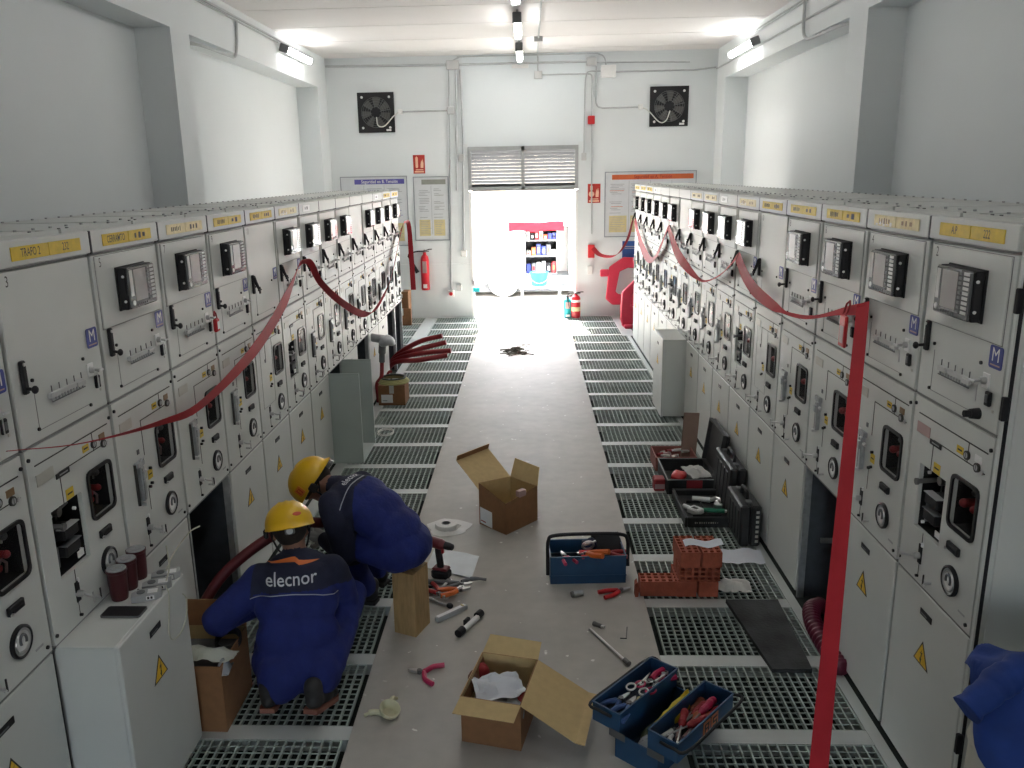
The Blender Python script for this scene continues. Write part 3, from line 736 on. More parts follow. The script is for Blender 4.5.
t = thing('conduit_run', 'grey conduits along the top of the end wall and down right of the doorway', 'conduit', (.9, WY, 4.1))
pp(bez([(-1.2, Yc, 4.20), (-1.1, Yc-.01, 4.24), (-.95, Yc-.02, 4.25), (.9, Yc-.02, 4.25), (1.15, Yc-.02, 4.24), (1.24, Yc-.01, 4.18), (1.27, Yc, 4.04)], 6), .011)
pp([(-1.10, Yc, 4.135), (1.0, Yc, 4.135)], .018); pp([(1.1, Yc, 4.12), (2.6, Yc, 4.09)], .011); pp([(1.38, Yc, 3.97), (2.7, Yc, 3.97), (3.02, Yc, 4.0)], .014)
pp(bez([(1.11, Yc, 4.06), (1.11, Yc, 3.6), (1.13, Yc, 3.46), (1.22, Yc, 3.42), (1.4, Yc, 3.42), (1.8, Yc, 3.42)], 6), .013)
pp([(.17, Yc, 4.27), (.17, Yc, 3.97)], .011); pp([(.22, Yc, 3.95), (.75, Yc, 3.95), (.93, Yc, 3.95)], .011); pp(bez([(.93, Yc, 3.95), (1.03, Yc, 3.93), (1.045, Yc, 3.8), (1.04, Yc, 3.3), (1.06, Yc, 1.4)], 6), .011); pp(bez([(1.22, Yc, 3.98), (1.0, Yc, 3.98), (.95, Yc, 3.92), (.93, Yc, 3.7), (.92, Yc, 2.7)], 6), .011)
bx('junction_box', .95, 1.11, .06, 4.07, 4.20); bx('junction_box', 1.18, 1.42, .08, 3.88, 4.07, white); bx('junction_box', .11, .24, .05, 3.89, 4.01); bx('alarm_sounder', .98, 1.09, .07, 3.17, 3.30, red); bx('junction_box', .88, .96, .05, 2.6, 2.72); bx('cable_gland', 1.79, 1.87, .05, 3.38, 3.46, white)
bx('detector_base', -.25, .02, .03, 4.06, 4.12, white)
b_ = bx('alarm_call_point', 1.0, 1.11, .06, 1.0, 1.22, red); bx('wall_switch', .99, 1.08, .05, .72, .86, white)
# ceiling conduit to the lamps
t = thing('conduit_run', 'grey conduit crossing the ceiling beside the lamps', 'conduit', (.16, 12., ZC-.02))
b = MB(); b.tube([(0, -4, 0), (0, 2.27, 0)], .012, conduit, 8); b.build('pipe', t); b = MB(); b.cbox(-.06, .06, .55, .67, -.05, .018, jbox); b.build('junction_box', t)
# side beam conduits
t = thing('conduit_run', 'grey conduits along the left beam bending into the wall recess', 'conduit', (XCL, 9, 4.2))
for pts, r in (([(.02, -6, -.02), (.02, 4.5, -.02)], .014), ([(.02, -4, -.055), (.02, 2.6, -.055)], .011), (bez([(.02, 1.0, -.06), (.02, .95, -.3), (.02, .85, -.45), (.02, .6, -.47), (.0, -.1, -.47), (-.1, -.3, -.47)], 6), .016)):
    b = MB(); b.tube(pts, r, conduit, 8); b.build('pipe', t)
t = thing('conduit_run', 'grey conduits along the right beam bending into the wall recess', 'conduit', (XCR, 9, 4.2))
for pts, r in (([(-.02, -6, .0), (-.02, 3.0, .0)], .012), ([(-.02, -6, -.03), (-.02, 3.0, -.03)], .010), ([(-.02, -6, -.22), (-.02, 5.27, -.22)], .014), (bez([(-.03, .9, -.02), (-.035, .88, -.3), (-.035, .78, -.42), (-.03, .5, -.45), (0, -.2, -.45), (.1, -.4, -.45)], 6), .018)):
    b = MB(); b.tube(pts, r, conduit, 8); b.build('pipe', t)

# posters and signs
paper = mat('poster paper', (.62, .64, .66), .4, var=.03); postert = mat('poster text grey', (.33, .34, .36), .5); sandp = mat('poster sand', (.62, .53, .28), .5); alu = mat('poster frame', (.30, .33, .36), .4, .4)
purple = mat('poster purple', (.10, .09, .34), .4); orange = mat('poster orange', (.60, .13, .04), .4); olive = mat('poster grey header', (.27, .28, .25), .4)
def poster(name, label, x0, x1, z0, z1, hm, title, cols, htext, xh):
    t = thing(name, label, 'poster', ((x0+x1)/2, WY, z0)); w = x1-x0; h = z1-z0; rnd = random.Random(title)
    b = MB(); b.ring([(-w/2, 0), (w/2, 0), (w/2, h), (-w/2, h)], [(-w/2+.014, .014), (w/2-.014, .014), (w/2-.014, h-.014), (-w/2+.014, h-.014)], (0, 0, 0), UX, UZ, (0, -.018, 0), alu); b.build('frame', t)
    b = MB(); b.box(-w/2+.014, w/2-.014, -.008, 0, .014, h-.014, paper); y = -.0085
    b.box(-w/2+xh, w/2-.05, y-.001, y, h-.13, h-.05, hm); b.text(title, .075, (xh/2-.02, y-.0015, h-.09), UX, UZ, htext, .85)
    cw = (w-.1)/cols
    for c in range(cols):
        cx0 = -w/2+.05+c*cw; b.box(cx0+.03, cx0+cw-.03, y-.001, y, .08, h*.33, sandp)
        if c: b.box(cx0-.003, cx0+.003, y-.001, y, h*.1, h-.15, postert)
        z = h-.2
        while z > h*.36:
            if rnd.random() < .68:
                a = cx0+.03+rnd.random()*.1*cw; b.box(a, a+cw*rnd.uniform(.3, .75), y-.001, y, z-.008, z, postert if rnd.random() < .85 else hm)
            z -= .026
        z = h*.31
        while z > .1:
            a = cx0+.05; b.box(a, a+cw*rnd.uniform(.4, .75), y-.0016, y-.001, z-.006, z, postert); z -= .03
    b.build('printed_sheet', t)
poster('safety_poster', 'large poster with a purple title bar left of the doorway', -3.16, -2.03, 1.25, 2.41, purple, 'Seguridad en B. Tensión', 3, white, .24)
poster('safety_poster', 'narrow poster with a grey title bar above the wall extinguisher', -1.93, -1.335, 1.33, 2.39, olive, '', 2, white, .14)
poster('safety_poster', 'wide poster with an orange title bar right of the doorway', 1.27, 2.78, 1.34, 2.41, orange, 'Seguridad en A. Tensión', 4, redd, .12)
def fire_sign(x0, x1, z0, z1, label, hose):
    t = thing('fire_sign', label, 'safety sign', ((x0+x1)/2, WY, (z0+z1)/2)); w, h = x1-x0, z1-z0
    b = MB(); b.box(-w/2, w/2, -.004, 0, -h/2, h/2, mat('sign red', (.45, .03, .02), .4)); cr = mat('sign cream', (.85, .55, .38), .5); y = -.0045
    if hose: b.cyl((-w*.2, y, -.01), (-w*.2, y-.001, -.01), w*.22, n=20, m=cr); b.box(-w*.3, -w*.1, y-.001, y, .05, h*.4, cr)
    else: b.prism(rr(-w*.2, .03, w*.22, h*.6, w*.1), (0, y, 0), UX, UZ, (0, -.001, 0), cr); b.box(-w*.24, -w*.16, y-.001, y, h*.33, h*.42, cr)
    b.prism([(w*.12, -.06), (w*.36, -.06), (w*.38, .02), (w*.3, .09), (w*.26, .03), (w*.2, .07), (w*.12, 0)], (0, y, 0), UX, UZ, (0, -.001, 0), cr)
    b.box(-w*.4, w*.4, y-.001, y, -h*.44, -h*.36, cr); b.box(-w*.3, w*.35, y-.001, y, -h*.32, -h*.27, cr)
    b.build('sign_plate', t)
fire_sign(-1.915, -1.72, 2.44, 2.74, 'red extinguisher sign above the grey-titled poster', False)
fire_sign(.99, 1.2, 1.91, 2.22, 'red fire sign right of the doorway, beside the orange-titled poster', True)
t = thing('notice_board', 'small blue notice on the end wall beside the right cabinet row', 'sign', (1.72, WY, .93)); b = MB(); b.cbox(-.14, .16, -.006, 0, 0, .34, mat('notice blue', (.02, .08, .28), .4)); b.box(-.1, .1, -.007, -.006, .24, .255, grey); b.box(-.1, .1, -.007, -.006, .21, .22, grey); b.build('sign_plate', t)

# extinguishers
def extinguisher(name, label, loc, r, h, m, horn=False, hung=False, band=True):
    t = thing(name, label, 'fire extinguisher', loc)
    b = MB(); b.lathe([(.001, 0), (r*.9, 0), (r, .015), (r, h*.78), (r*.85, h*.86), (r*.4, h*.92), (r*.35, h*.97), (.001, h*.97)], (0, 0, 0), n=20, m=m); b.build('cylinder', t)
    b = MB()
    if band:
        for z0, z1 in ((h*.64, h*.74), (h*.28, h*.45)): b.lathe([(r+.001, z0), (r+.001, z1)], (0, 0, 0), n=20, m=white if z0 > h*.5 else paley)
    else: b.cbox(-r*.45, r*.45, -r-.003, -r*.8, h*.06, h*.16, white, .002); b.cbox(-r*.5, r*.5, -r-.003, -r*.8, h*.45, h*.75, rosep, .002)
    b.build('label_band', t)
    b = MB(); b.cyl((0, 0, h*.95), (0, 0, h*1.02), r*.3, m=dsteel); b.cbox(-.012, .012, -.02, .02, h*.98, h*1.04, dsteel); b.tube([(-.02, 0, h*1.0), (.09, -.01, h*1.05), (.13, -.01, h*1.05)], .009, black, 6); b.tube([(-.02, 0, h*.99), (.08, -.01, h*1.0)], .008, black, 6); b.build('valve', t)
    b = MB()
    if horn: b.tube(bez([(0, 0, h*1.0), (-.12, -.03, h*1.0), (-.25, -.04, h*.95), (-.27, -.04, h*.88)]), .012, black); b.tube([(-.27, -.04, h*.9), (-.2, -.05, h*.7), (-.12, -.06, h*.46)], [.02, .022, .035], black, 10)
    else: b.tube(bez([(0, 0, h*1.0), (-.1, -.02, h*1.03), (-.14, -.03, h*.85), (-.11, -.03, h*.4)]), .01, black)
    b.build('hose', t)
    if hung: b = MB(); b.box(-.02, .02, .05, r+.022, h*.7, h*.95, dsteel); b.build('bracket', t)
redx = mat('extinguisher red', (.55, .012, .025), .3)
extinguisher('fire_extinguisher', 'red extinguisher with a black horn hung below the grey-titled poster', (-1.775, WY-.095, .50), .072, .66, redx, True, True, False)
extinguisher('fire_extinguisher', 'red banded fire extinguisher standing right of the doorway', (.79, WY-.16, 0), .08, .42, redx)
extinguisher('fire_extinguisher', 'turquoise extinguisher standing behind the red one right of the doorway', (.655, WY-.12, 0), .075, .36, mat('turquoise paint', (.0, .34, .38), .35), band=False)

# red plastic barriers stacked by the end wall
barm = mat('barrier red', (.62, .035, .075), .35)
def barrier(name, label, loc, rz, lean, pts, hole, th, extra=None):
    t = thing(name, label, 'safety barrier', loc, rot=(lean, 0, rz))
    b = MB(); n = len(pts)
    b.ring(pts, hole, (0, -th/2, 0), UX, UZ, (0, th, 0), barm); o = b.build('panel', t)
    bv = o.modifiers.new('bevel', 'BEVEL'); bv.width = .02; bv.segments = 2; bv.limit_method = 'ANGLE'
    if extra: b = MB(); extra(b); b.build('foot', t)
    return t
P1 = [(.0, .10), (.12, .0), (.75, .0), (.86, .12), (.86, .62), (.72, .78), (.30, .80), (.06, .64)]
H1 = [(.17, .22), (.22, .18), (.66, .18), (.70, .22), (.70, .55), (.64, .60), (.38, .62), (.24, .56)]
barrier('plastic_barrier', 'red plastic barrier leaning on the end wall, hung behind the other', (1.29, YW-.22, .22), 0, math.radians(-9), P1, H1, .07, lambda b: (b.cbox(-.09, .06, -.04, .04, .48, .60, barm, .015), b.cbox(.25, .62, -.06, .06, -.215, .01, barm, .015)))
P2 = [(.0, .12), (.04, .0), (.7, .0), (.75, .1), (.75, .6), (.62, .74), (.22, .74), (.02, .55)]
H2 = [(.16, .34), (.19, .31), (.56, .31), (.59, .34), (.59, .52), (.55, .56), (.25, .56), (.18, .50)]
barrier('plastic_barrier', 'red plastic barrier standing in front by the right cabinet row', (1.44, 13.15, .02), .1, 0, P2, H2, .09, lambda b: b.cbox(.05, .7, -.14, .14, -.018, .04, barm, .012))

# brown cartons at the end of the left row
cardd = mat('cardboard', (.235, .11, .045), .8, var=.08, scale=25)
cardl = mat('cardboard inside', (.52, .38, .18), .8, var=.06, scale=25)
def closed_box(name, label, loc, rz, w, d, h, flap=True):
    t = thing(name, label, 'box', loc, rz); b = MB(); b.cbox(-w/2, w/2, -d/2, d/2, 0, h, cardd, .003); b.build('box_body', t)
    b = MB(); b.box(-.025, .025, -d/2-.001, d/2+.001, h, h+.001, beige); b.box(-.025, .025, -d/2-.002, -d/2-.001, h*.6, h+.001, beige); b.build('packing_tape', t); return t
closed_box('carton', 'brown carton on the floor behind the last left cabinet', (-2.12, 13.7, .0), .1, .3, .3, .28)
closed_box('carton', 'taller brown carton stacked on the one behind the last left cabinet', (-2.12, 13.7, .281), -.05, .27, .26, .28)

# ------------------------------------------------------------------ seen through the doorway
vanw = mat('van white', (.85, .84, .82), .35); ptarp = mat('pink tarpaulin', (.40, .014, .024), .7, spec=.1)
VY = 17.0
t = thing('service_van', 'white van parked across the doorway with its side door open', 'van', (.2, VY, -.05))
b = MB(); b.holes(-2.6, 2.6, .28, 1.95, 0, .06, [(-.28, .62, .42, 1.42)], vanw); b.box(-2.6, -.28, .061, 1.8, .28, 1.95, vanw); b.box(.62, 2.6, .061, 1.8, .28, 1.95, vanw); b.box(-.28, .62, .9, 1.8, .28, 1.95, vanw); b.box(-.28, .62, .061, .9, 1.43, 1.95, vanw); b.box(-.28, .62, .061, .9, .28, .42, dgrey); b.build('body', t)
b = MB(); b.box(-2.5, 2.5, .1, 1.7, .10, .28, dgrey); b.build('underbody', t)
def wheel(b): b.lathe([(.001, -.1), (.2, -.1), (.21, -.09), (.32, -.1), (.34, -.07), (.34, .1), (.001, .1)], (0, 0, 0), (0, 1, 0), 28, mats=[steel, steel, steel, rubber, rubber, rubber])
for x in (-.72, 2.0):
    o = part('wheel', 'wheel', wheel, t); o.location = (x, .05, .34)
t = thing('pink_tarpaulin', 'pink tarpaulin rolled along the top of the open van side', 'tarpaulin', (.15, VY-.06, 1.36))
b = MB(); G = [[(-.55+1.1*i/12, -.05-.02*math.sin(i*1.1+j), .10-.17*j/4+.012*math.sin(i*.8)) for i in range(13)] for j in range(5)]; b.sheet(G, .03, ptarp); b.build('cloth', t)
t = thing('tool_rack', 'rack of tools and parts inside the open van', 'shelf', (.17, VY+.45, .38))
b = MB()
for z in (.0, .36, .68): b.box(-.24, .40, -.2, .3, z, z+.02, grey)
b.box(-.25, -.24, -.2, .3, 0, .98, grey); b.box(.40, .41, -.2, .3, 0, .98, grey); b.box(-.24, .4, .28, .3, 0, .98, blackg); b.build('shelving', t)
rnd = random.Random(5); cols = [blue, redd, dgrey, beige, white, orange, grey, blue, black]
for i, (zb, n) in enumerate(((.401, 6), (.761, 6), (1.081, 7))):
    for j in range(n):
        h = rnd.uniform(.10, .24); w = .55/n; x = .17-.22+.62*j/n
        b = MB(); b.cbox(x, x+w*.95, VY+.28, VY+.5, zb, zb+h, cols[(i*3+j*2) % 9], .01); b.box(x+w*.2, x+w*.7, VY+.279, VY+.28, zb+h*.3, zb+h*.7, cols[(i+j) % 9])
        if i == 0 and 1 < j: h = .1
        tag(b.build('storage_bin'), ['parts bin on the bottom shelf in the van', 'parts bin on the middle shelf in the van', 'parts bin on the top shelf in the van'][i], 'bin', 'bins on the %s van shelf' % ['bottom', 'middle', 'top'][i])
t = thing('bucket', 'bright blue bucket with white contents below the open van', 'bucket', (.20, VY-.4, .24))
bb = mat('bucket blue', (.0, .10, .24), .5)
b = MB(); b.lathe([(.001, 0), (.15, 0), (.19, .27), (.185, .27), (.15, .25), (.001, .25)], (0, 0, 0), n=24, mats=[bb, bb, bb, bb, white]); b.build('bucket_body', t); b = MB(); b.tube(bez([(-.19, 0, .24), (-.15, -.08, .12), (0, -.2, .06), (.15, -.08, .12), (.19, 0, .24)]), .005, steel, 6); b.build('handle', t)
t = thing('step', 'low wooden step under the blue bucket outside', 'step', (.2, VY-.4, -.05)); b = MB(); b.cbox(-.4, .45, -.22, .22, .25, .285, vanw); 
b.build('top', t)
for sx in (-.36, .38): b = MB(); b.cbox(sx, sx+.04, -.2, .2, 0, .25, vanw); b.build('leg', t)
t = thing('door_lock', 'turquoise padlock hanging on the left door jamb', 'padlock', (DX0+.06, YW-.05, .45)); b = MB(); b.cbox(-.02, .09, -.02, .02, 0, .07, mat('turquoise paint', (0, .34, .38))); b.build('lock_body', t); b = MB(); b.tube(bez([(.0, 0, .07), (.0, 0, .13), (.03, 0, .15), (.06, 0, .13), (.06, 0, .07)]), .007, steel, 6); b.cbox(-.03, .005, -.01, .05, .1, .2, steel); b.build('shackle', t)
# debris pile on the walkway
deb = mat('debris', (.10, .09, .07), .9, var=.4); rnd = random.Random(9); b = MB()
for i in range(60):
    a = rnd.random()*2*PI; r = abs(rnd.gauss(0, .10)); x, y = r*math.cos(a)*1.2, r*math.sin(a)*1.9
    l = rnd.uniform(.02, .09); aa = rnd.random()*PI; z = .008+max(0, .05-r*.4)*rnd.random()
    b.tube([(x-l*math.cos(aa), y-l*math.sin(aa), z), (x, y, z+.012), (x+l*math.cos(aa), y+l*math.sin(aa), z)], rnd.uniform(.004, .010), deb, 5)
o = b.build('debris', loc=(-.21, 11.35, 0)); tag(o, 'small heap of dark wire scraps on the walkway', 'debris'); o['kind'] = 'stuff'
# ------------------------------------------------------------------ barrier tape
tape = mat('red barrier tape', (.40, .02, .03), .6, var=.15, scale=6, spec=.25)
def ribbon(name, label, pts, w, tw, X=None, m=None):
    # pts: path, w: width per point, tw: twist angle per point (0 = band lies in the row plane)
    P = bez(pts, 6); n = len(P); k = (len(pts)-1)
    G = [[], []]
    for i, p in enumerate(P):
        u = i/6; j = min(int(u), k-1); f = u-j
        ww = w[j]*(1-f)+w[j+1]*f; a = tw[j]*(1-f)+tw[j+1]*f
        d = (P[min(i+1, n-1)]-P[max(i-1, 0)]).normalized(); xx = V((1, 0, 0)); nn = d.cross(xx).normalized(); xx = nn.cross(d).normalized()
        if nn.z < 0: nn = -nn
        v = nn*math.cos(a)+xx*math.sin(a)
        G[0].append(p-v*ww/2); G[1].append(p+v*ww/2)
    b = MB(); b.sheet(G, .0015, m or tape); o = b.build(name, smooth=80); tag(o, label, 'barrier tape', 'red barrier tapes'); return o
x = XL+.055
ribbon('barrier_tape', 'red tape sagging from the near left cabinets up to a left-row door handle',
       [(x, 2.42, 1.60), (x, 2.87, 1.48), (x, 3.49, 1.37), (x, 3.97, 1.325), (x, 4.83, 1.425), (x, 5.53, 1.62), (x-.01, 5.98, 1.815)], [.006, .010, .035, .06, .085, .095, .06], [1.3, 1.1, .6, .3, 0, 0, .5])
ribbon('barrier_tape', 'red tape looping between two left-row cabinets above the cable holes',
       [(x-.01, 5.99, 1.815), (x+.01, 6.18, 1.80), (x, 6.50, 1.61), (x, 7.15, 1.36), (x, 8.06, 1.10), (x, 8.76, 1.035), (x, 9.81, 1.22), (x, 10.5, 1.55), (x-.01, 11.0, 1.77)], [.06, .05, .05, .06, .07, .05, .09, .10, .06], [.6, 1.0, .9, .7, .5, 1.2, .4, .3, .5])
ribbon('barrier_tape', 'red tape hanging down the far end of the left row',
       [(XL+.03, 11.25, 1.80), (XL+.05, 11.57, 1.76), (XL+.06, 11.62, 1.3), (XL+.07, 11.63, .85)], [.05, .06, .07, .07], [.3, 1.2, 1.5, 1.5])
x = XR-.055
ribbon('barrier_tape', 'red tape sagging at the far end of the right row',
       [(x, 11.85, 1.76), (x, 11.5, 1.60), (x, 10.9, 1.42), (x, 10.25, 1.36), (x, 9.65, 1.52), (x+.01, 9.1, 1.83)], [.06, .10, .11, .08, .12, .06], [.4, .1, .3, .6, .2, .2])
ribbon('barrier_tape', 'red tape sagging along the middle of the right row',
       [(x+.01, 9.08, 1.83), (x, 8.75, 1.72), (x, 8.30, 1.59), (x, 7.29, 1.49), (x, 6.54, 1.62), (x+.01, 6.06, 1.81)], [.06, .11, .10, .03, .08, .07], [.2, .1, .3, 1.3, .9, .4])
ribbon('barrier_tape', 'red tape sagging from mid row to the near end of the right row',
       [(x+.01, 6.04, 1.81), (x, 5.8, 1.72), (x, 5.51, 1.645), (x, 5.1, 1.61), (x, 4.85, 1.605), (x, 4.41, 1.65), (x, 3.95, 1.76), (x+.01, 3.74, 1.80)], [.08, .10, .09, .06, .03, .05, .07, .06], [.2, .1, .1, .4, 1.3, 1.2, .9, .4])
A, Bq = V((1.485, 3.74, 1.815)), V((.98, 2.49, .41)); d = Bq-A
ribbon('barrier_tape', 'long straight red tape hanging from a right-row handle down to the floor', [A, A+d*.02, A+d*.33, A+d*.66, Bq, A+d*1.285], [.05, .062, .062, .066, .068, .07], [.8, .7, .75, .8, .85, .9])
ribbon('barrier_tape', 'pale red tape from the right row end to the doorway call point', [(1.06, 14.26, 1.19), (1.2, 14.1, 1.06), (1.4, 13.6, 1.10), (1.49, 12.9, 1.38), (1.51, 12.33, 1.74)], [.07, .08, .09, .10, .05], [1.2, 1.2, 1., .8, .6])
b = MB(); b.cbox(1.452, 1.468, 3.84, 3.915, 1.60, 1.75, red, .006); b.box(1.4505, 1.452, 3.855, 3.90, 1.62, 1.70, rosep); b.tube([(1.46, 3.86, 1.75), (1.475, 3.86, 1.80), (1.48, 3.88, 1.815), (1.475, 3.90, 1.80), (1.46, 3.895, 1.75)], .005, redd)
tag(b.build('lockout_tag'), 'red lockout tag hanging from the tape on the right row', 'tag')

# ------------------------------------------------------------------ cardboard boxes with open flaps
def wallq(b, p, q, h0, h1, m=None, t=.004):
    # a cardboard wall standing on the base edge p-q with corner heights h0, h1; inner side is to the left of p->q
    p = V(p); q = V(q); n = V((-(q-p).y, (q-p).x, 0)).normalized()*t; z = V((0, 0, 1))
    o = [p, q, q+z*h1, p+z*h0]; i = [v+n for v in o]
    b.add(o+i, [(0, 1, 2, 3), (0, 3, 7, 4), (3, 2, 6, 7), (2, 1, 5, 6), (1, 0, 4, 5)], cardd); b.add(i, [(3, 2, 1, 0)], cardl)
def flapq(b, pts, inner_up=True, t=.004):
    pts = [V(p) for p in pts]; n = (pts[1]-pts[0]).cross(pts[2]-pts[0]).normalized()*t
    o = [p-n for p in pts]; k = len(pts)
    b.add(pts, [tuple(range(k))], cardl if inner_up else cardd); b.add(o, [tuple(range(k))[::-1]], cardd if inner_up else cardl)
    b.add(pts+o, [(i, k+i, k+(i+1) % k, (i+1) % k) for i in range(k)], cardl)
def open_box(name, label, base, hs):
    c = sum((V(p) for p in base), V((0, 0, 0)))/4
    t = thing(name, label, 'box', c); B = [V(p)-c for p in base]; b = MB()
    for i in range(4): wallq(b, B[i], B[(i+1) % 4], hs[i], hs[(i+1) % 4])
    b.add([v+V((0, 0, .002)) for v in B], [(0, 1, 2, 3)], cardl); b.add(B, [(3, 2, 1, 0)], cardd)
    b.build('box_body', t, smooth=0); return t, c, B
def flap(t, c, pts, name='flap', inner=True):
    b = MB(); flapq(b, [V(p)-c for p in pts], inner); return b.build(name, t, smooth=0)
# box in the middle of the walkway
A, B_, C_ = V((-.368, 5.494, 0)), V((-.173, 5.303, 0)), V((.045, 5.558, 0)); D = A+C_-B_; Z = lambda v, h: V((v.x, v.y, h))
t, c, Bq = open_box('cardboard_box', 'open brown cardboard box with tall flaps alone on the walkway', [A, B_, C_, D], [.31, .225, .262, .262])
flap(t, c, [Z(A, .262), Z(D, .262), (-.325, 6.06, .375), (-.545, 5.78, .375)])
flap(t, c, [(-.545, 5.78, .375), (-.325, 6.06, .375), (-.315, 6.05, .415), (-.535, 5.77, .415)], 'lip', False)
flap(t, c, [Z(D, .262), Z(C_, .262), (.06, 5.60, .385), (-.115, 5.79, .39)])
b = MB(); b.X = Matrix.Translation(V((-.07, 5.435, .235))-c) @ Matrix.Rotation(.85, 4, 'Z'); b.cbox(-.035, .035, -.02, .02, 0, .045, rosep, .004); b.build('torn_tab', t)
n = (B_-A).normalized(); no = V((n.y, -n.x, 0)); b = MB(); q = [A+n*.012+no*.002-c, A+n*.135+no*.002-c]
b.add([q[0]+V((0, 0, .015)), q[1]+V((0, 0, .005)), q[1]+V((0, 0, .125)), q[0]+V((0, 0, .135))], [(0, 1, 2, 3)], white)
q = [A+n*.02+no*.0026-c, A+n*.07+no*.0026-c]; b.add([q[0]+V((0, 0, .03)), q[1]+V((0, 0, .026)), q[1]+V((0, 0, .036)), q[0]+V((0, 0, .04))], [(0, 1, 2, 3)], redd); b.build('shipping_label', t, smooth=0)
# box in front
A, B_ = V((-.313, 3.152, 0)), V((-.052, 3.090, 0)); s = V((.078, .345, 0)); C_, D = B_+s, A+s; h = .225
t, c, Bq = open_box('cardboard_box', 'open brown cardboard box full of papers nearest the camera', [A, B_, C_, D], [h]*4)
no = V((-.06, -.25, 0)).normalized()
flap(t, c, [Z(A, h), Z(B_, h), Z(B_, h)+no*.09+V((-.008, 0, -.02)), Z(A, h)+no*.09+V((-.008, 0, -.02))][::-1])
flap(t, c, [Z(D, h), Z(C_, h), Z(C_, h)-no*.05+V((.005, 0, .062)), Z(D, h)-no*.05+V((.025, 0, .066))])
e = V((.27, -.062, 0)).normalized()
flap(t, c, [Z(B_, h), Z(C_, h), Z(C_, h)+e*.235+V((0, -.02, -.12)), Z(B_, h)+e*.235+V((0, -.02, -.125))][::-1])
flap(t, c, [Z(B_, h)+e*.235+V((0, -.02, -.125)), Z(C_, h)+e*.235+V((0, -.02, -.12)), Z(C_, h)+e*.275+V((0, -.02, -.125)), Z(B_, h)+e*.275+V((0, -.02, -.13))][::-1], 'lip')
flap(t, c, [Z(D, h), Z(A, h), Z(A, h)+V((.015, 0, -.07)), Z(D, h)+V((.015, 0, -.07))], 'folded_flap', False)
def crumple(name, label, cat, loc, rx, ry, amp, m, seed, rz=0, n=12, dome=.0, t=.002, outline=None, group=None):
    rnd = random.Random(seed); G = []
    for i in range(n):
        row = []
        for j in range(n):
            u, v = i/(n-1)*2-1, j/(n-1)*2-1
            q = V((u*rx*1.6+seed, v*ry*1.6, seed*.7)); k = noise.noise(q*6)+.5*noise.noise(q*14)
            ed = 1+.12*noise.noise(V((u*2+seed, v*2, 3)))
            row.append((u*rx*ed, v*ry*ed, amp*abs(k)+dome*max(0, 1-u*u-v*v)))
        G.append(row)
    b = MB(); b.sheet(G, t, m); o = b.build(name, None, 25, loc, (0, 0, rz)); return tag(o, label, cat, group)
papm = mat('white paper', (.60, .63, .68), .7, var=.04); plast = mat('clear plastic film', (.50, .53, .55), .25, alpha=.6, bump=.6, bscale=30); cream = mat('cream paper', (.62, .60, .55), .7)
tag(MB().cbox(-.27, -.05, 3.17, 3.39, .006, .11, dgrey, .02).build('tool_pouch'), 'dark pouch at the bottom of the front cardboard box', 'pouch')
crumple('paper_sheet', 'crumpled white paper on top inside the front cardboard box', 'paper', (-.155, 3.27, .185), .11, .09, .042, papm, 3, .3, 12, .01)
crumple('plastic_bag', 'clear plastic bag under the paper in the front box', 'bag', (-.13, 3.215, .135), .09, .09, .05, plast, 8, 0, 14, .03)
def lump(name, label, cat, c, r, m, amp=.25, seed=1, rz=0, group=None):
    b = MB(); b.ell((0, 0, 0), r, m, None, 18, 12)
    b.v = [V(p)*(1+amp*noise.noise(V(p)*(1.6/max(r))+V((seed, 0, 0)))) for p in b.v]
    o = b.build(name, None, 60, c, (0, 0, rz)); return tag(o, label, cat, group)
lump('glove', 'dark red glove at the back left inside the front box', 'glove', (-.235, 3.43, .16), (.035, .045, .05), redd, .3, 2)
lump('glove', 'dark red glove at the right inside the front box', 'glove', (-.045, 3.24, .15), (.035, .06, .035), redd, .3, 5)
lump('cloth', 'brownish rag at the left edge inside the front box', 'cloth', (-.272, 3.36, .165), (.025, .06, .04), mat('brown rag', (.22, .10, .07), .9), .3, 7)

# ------------------------------------------------------------------ blue tool box with handle
tbb = mat('toolbox blue', (.014, .058, .13), .42, var=.1, scale=15); tbi = mat('toolbox inside', (.012, .02, .035), .6)
t = thing('tool_box', 'open blue metal toolbox with a black carrying handle on the walkway', 'toolbox', (.335, 4.73, 0), .045)
w, dd, h = .228, .125, .175
b = MB()
for q in ((-w, -w+.004, -dd, dd, 0, h), (w-.004, w, -dd, dd, 0, h), (-w+.004, w-.004, -dd, -dd+.004, 0, h), (-w+.004, w-.004, dd-.004, dd, 0, h), (-w+.004, w-.004, -dd+.004, dd-.004, 0, .004)): b.box(*q, tbb)
b.box(-w-.003, w+.003, -dd-.003, -dd, .05, .056, tbb); b.box(-w, w, -.004, .004, .02, h-.03, tbi); b.box(-w+.004, w-.004, -dd+.004, dd-.004, .07, .075, tbi)
for q in ((-w-.003, w+.003, -dd-.003, -dd+.006, h-.004, h+.003), (-w-.003, w+.003, dd-.006, dd+.003, h-.004, h+.003), (-w-.003, -w+.006, -dd, dd, h-.004, h+.003), (w-.006, w+.003, -dd, dd, h-.004, h+.003)): b.box(*q, tbb)
b.build('box_body', t)
b = MB(); b.tube(bez([(-w-.014, -.10, .05), (-w-.014, -.09, .16), (-w-.01, -.085, .265), (-w+.03, -.08, .298), (0, -.08, .305), (w-.03, -.08, .298), (w+.012, -.085, .26), (w+.014, -.09, .16), (w+.014, -.10, .10)], 5), .011, black, 10); b.build('handle', t)
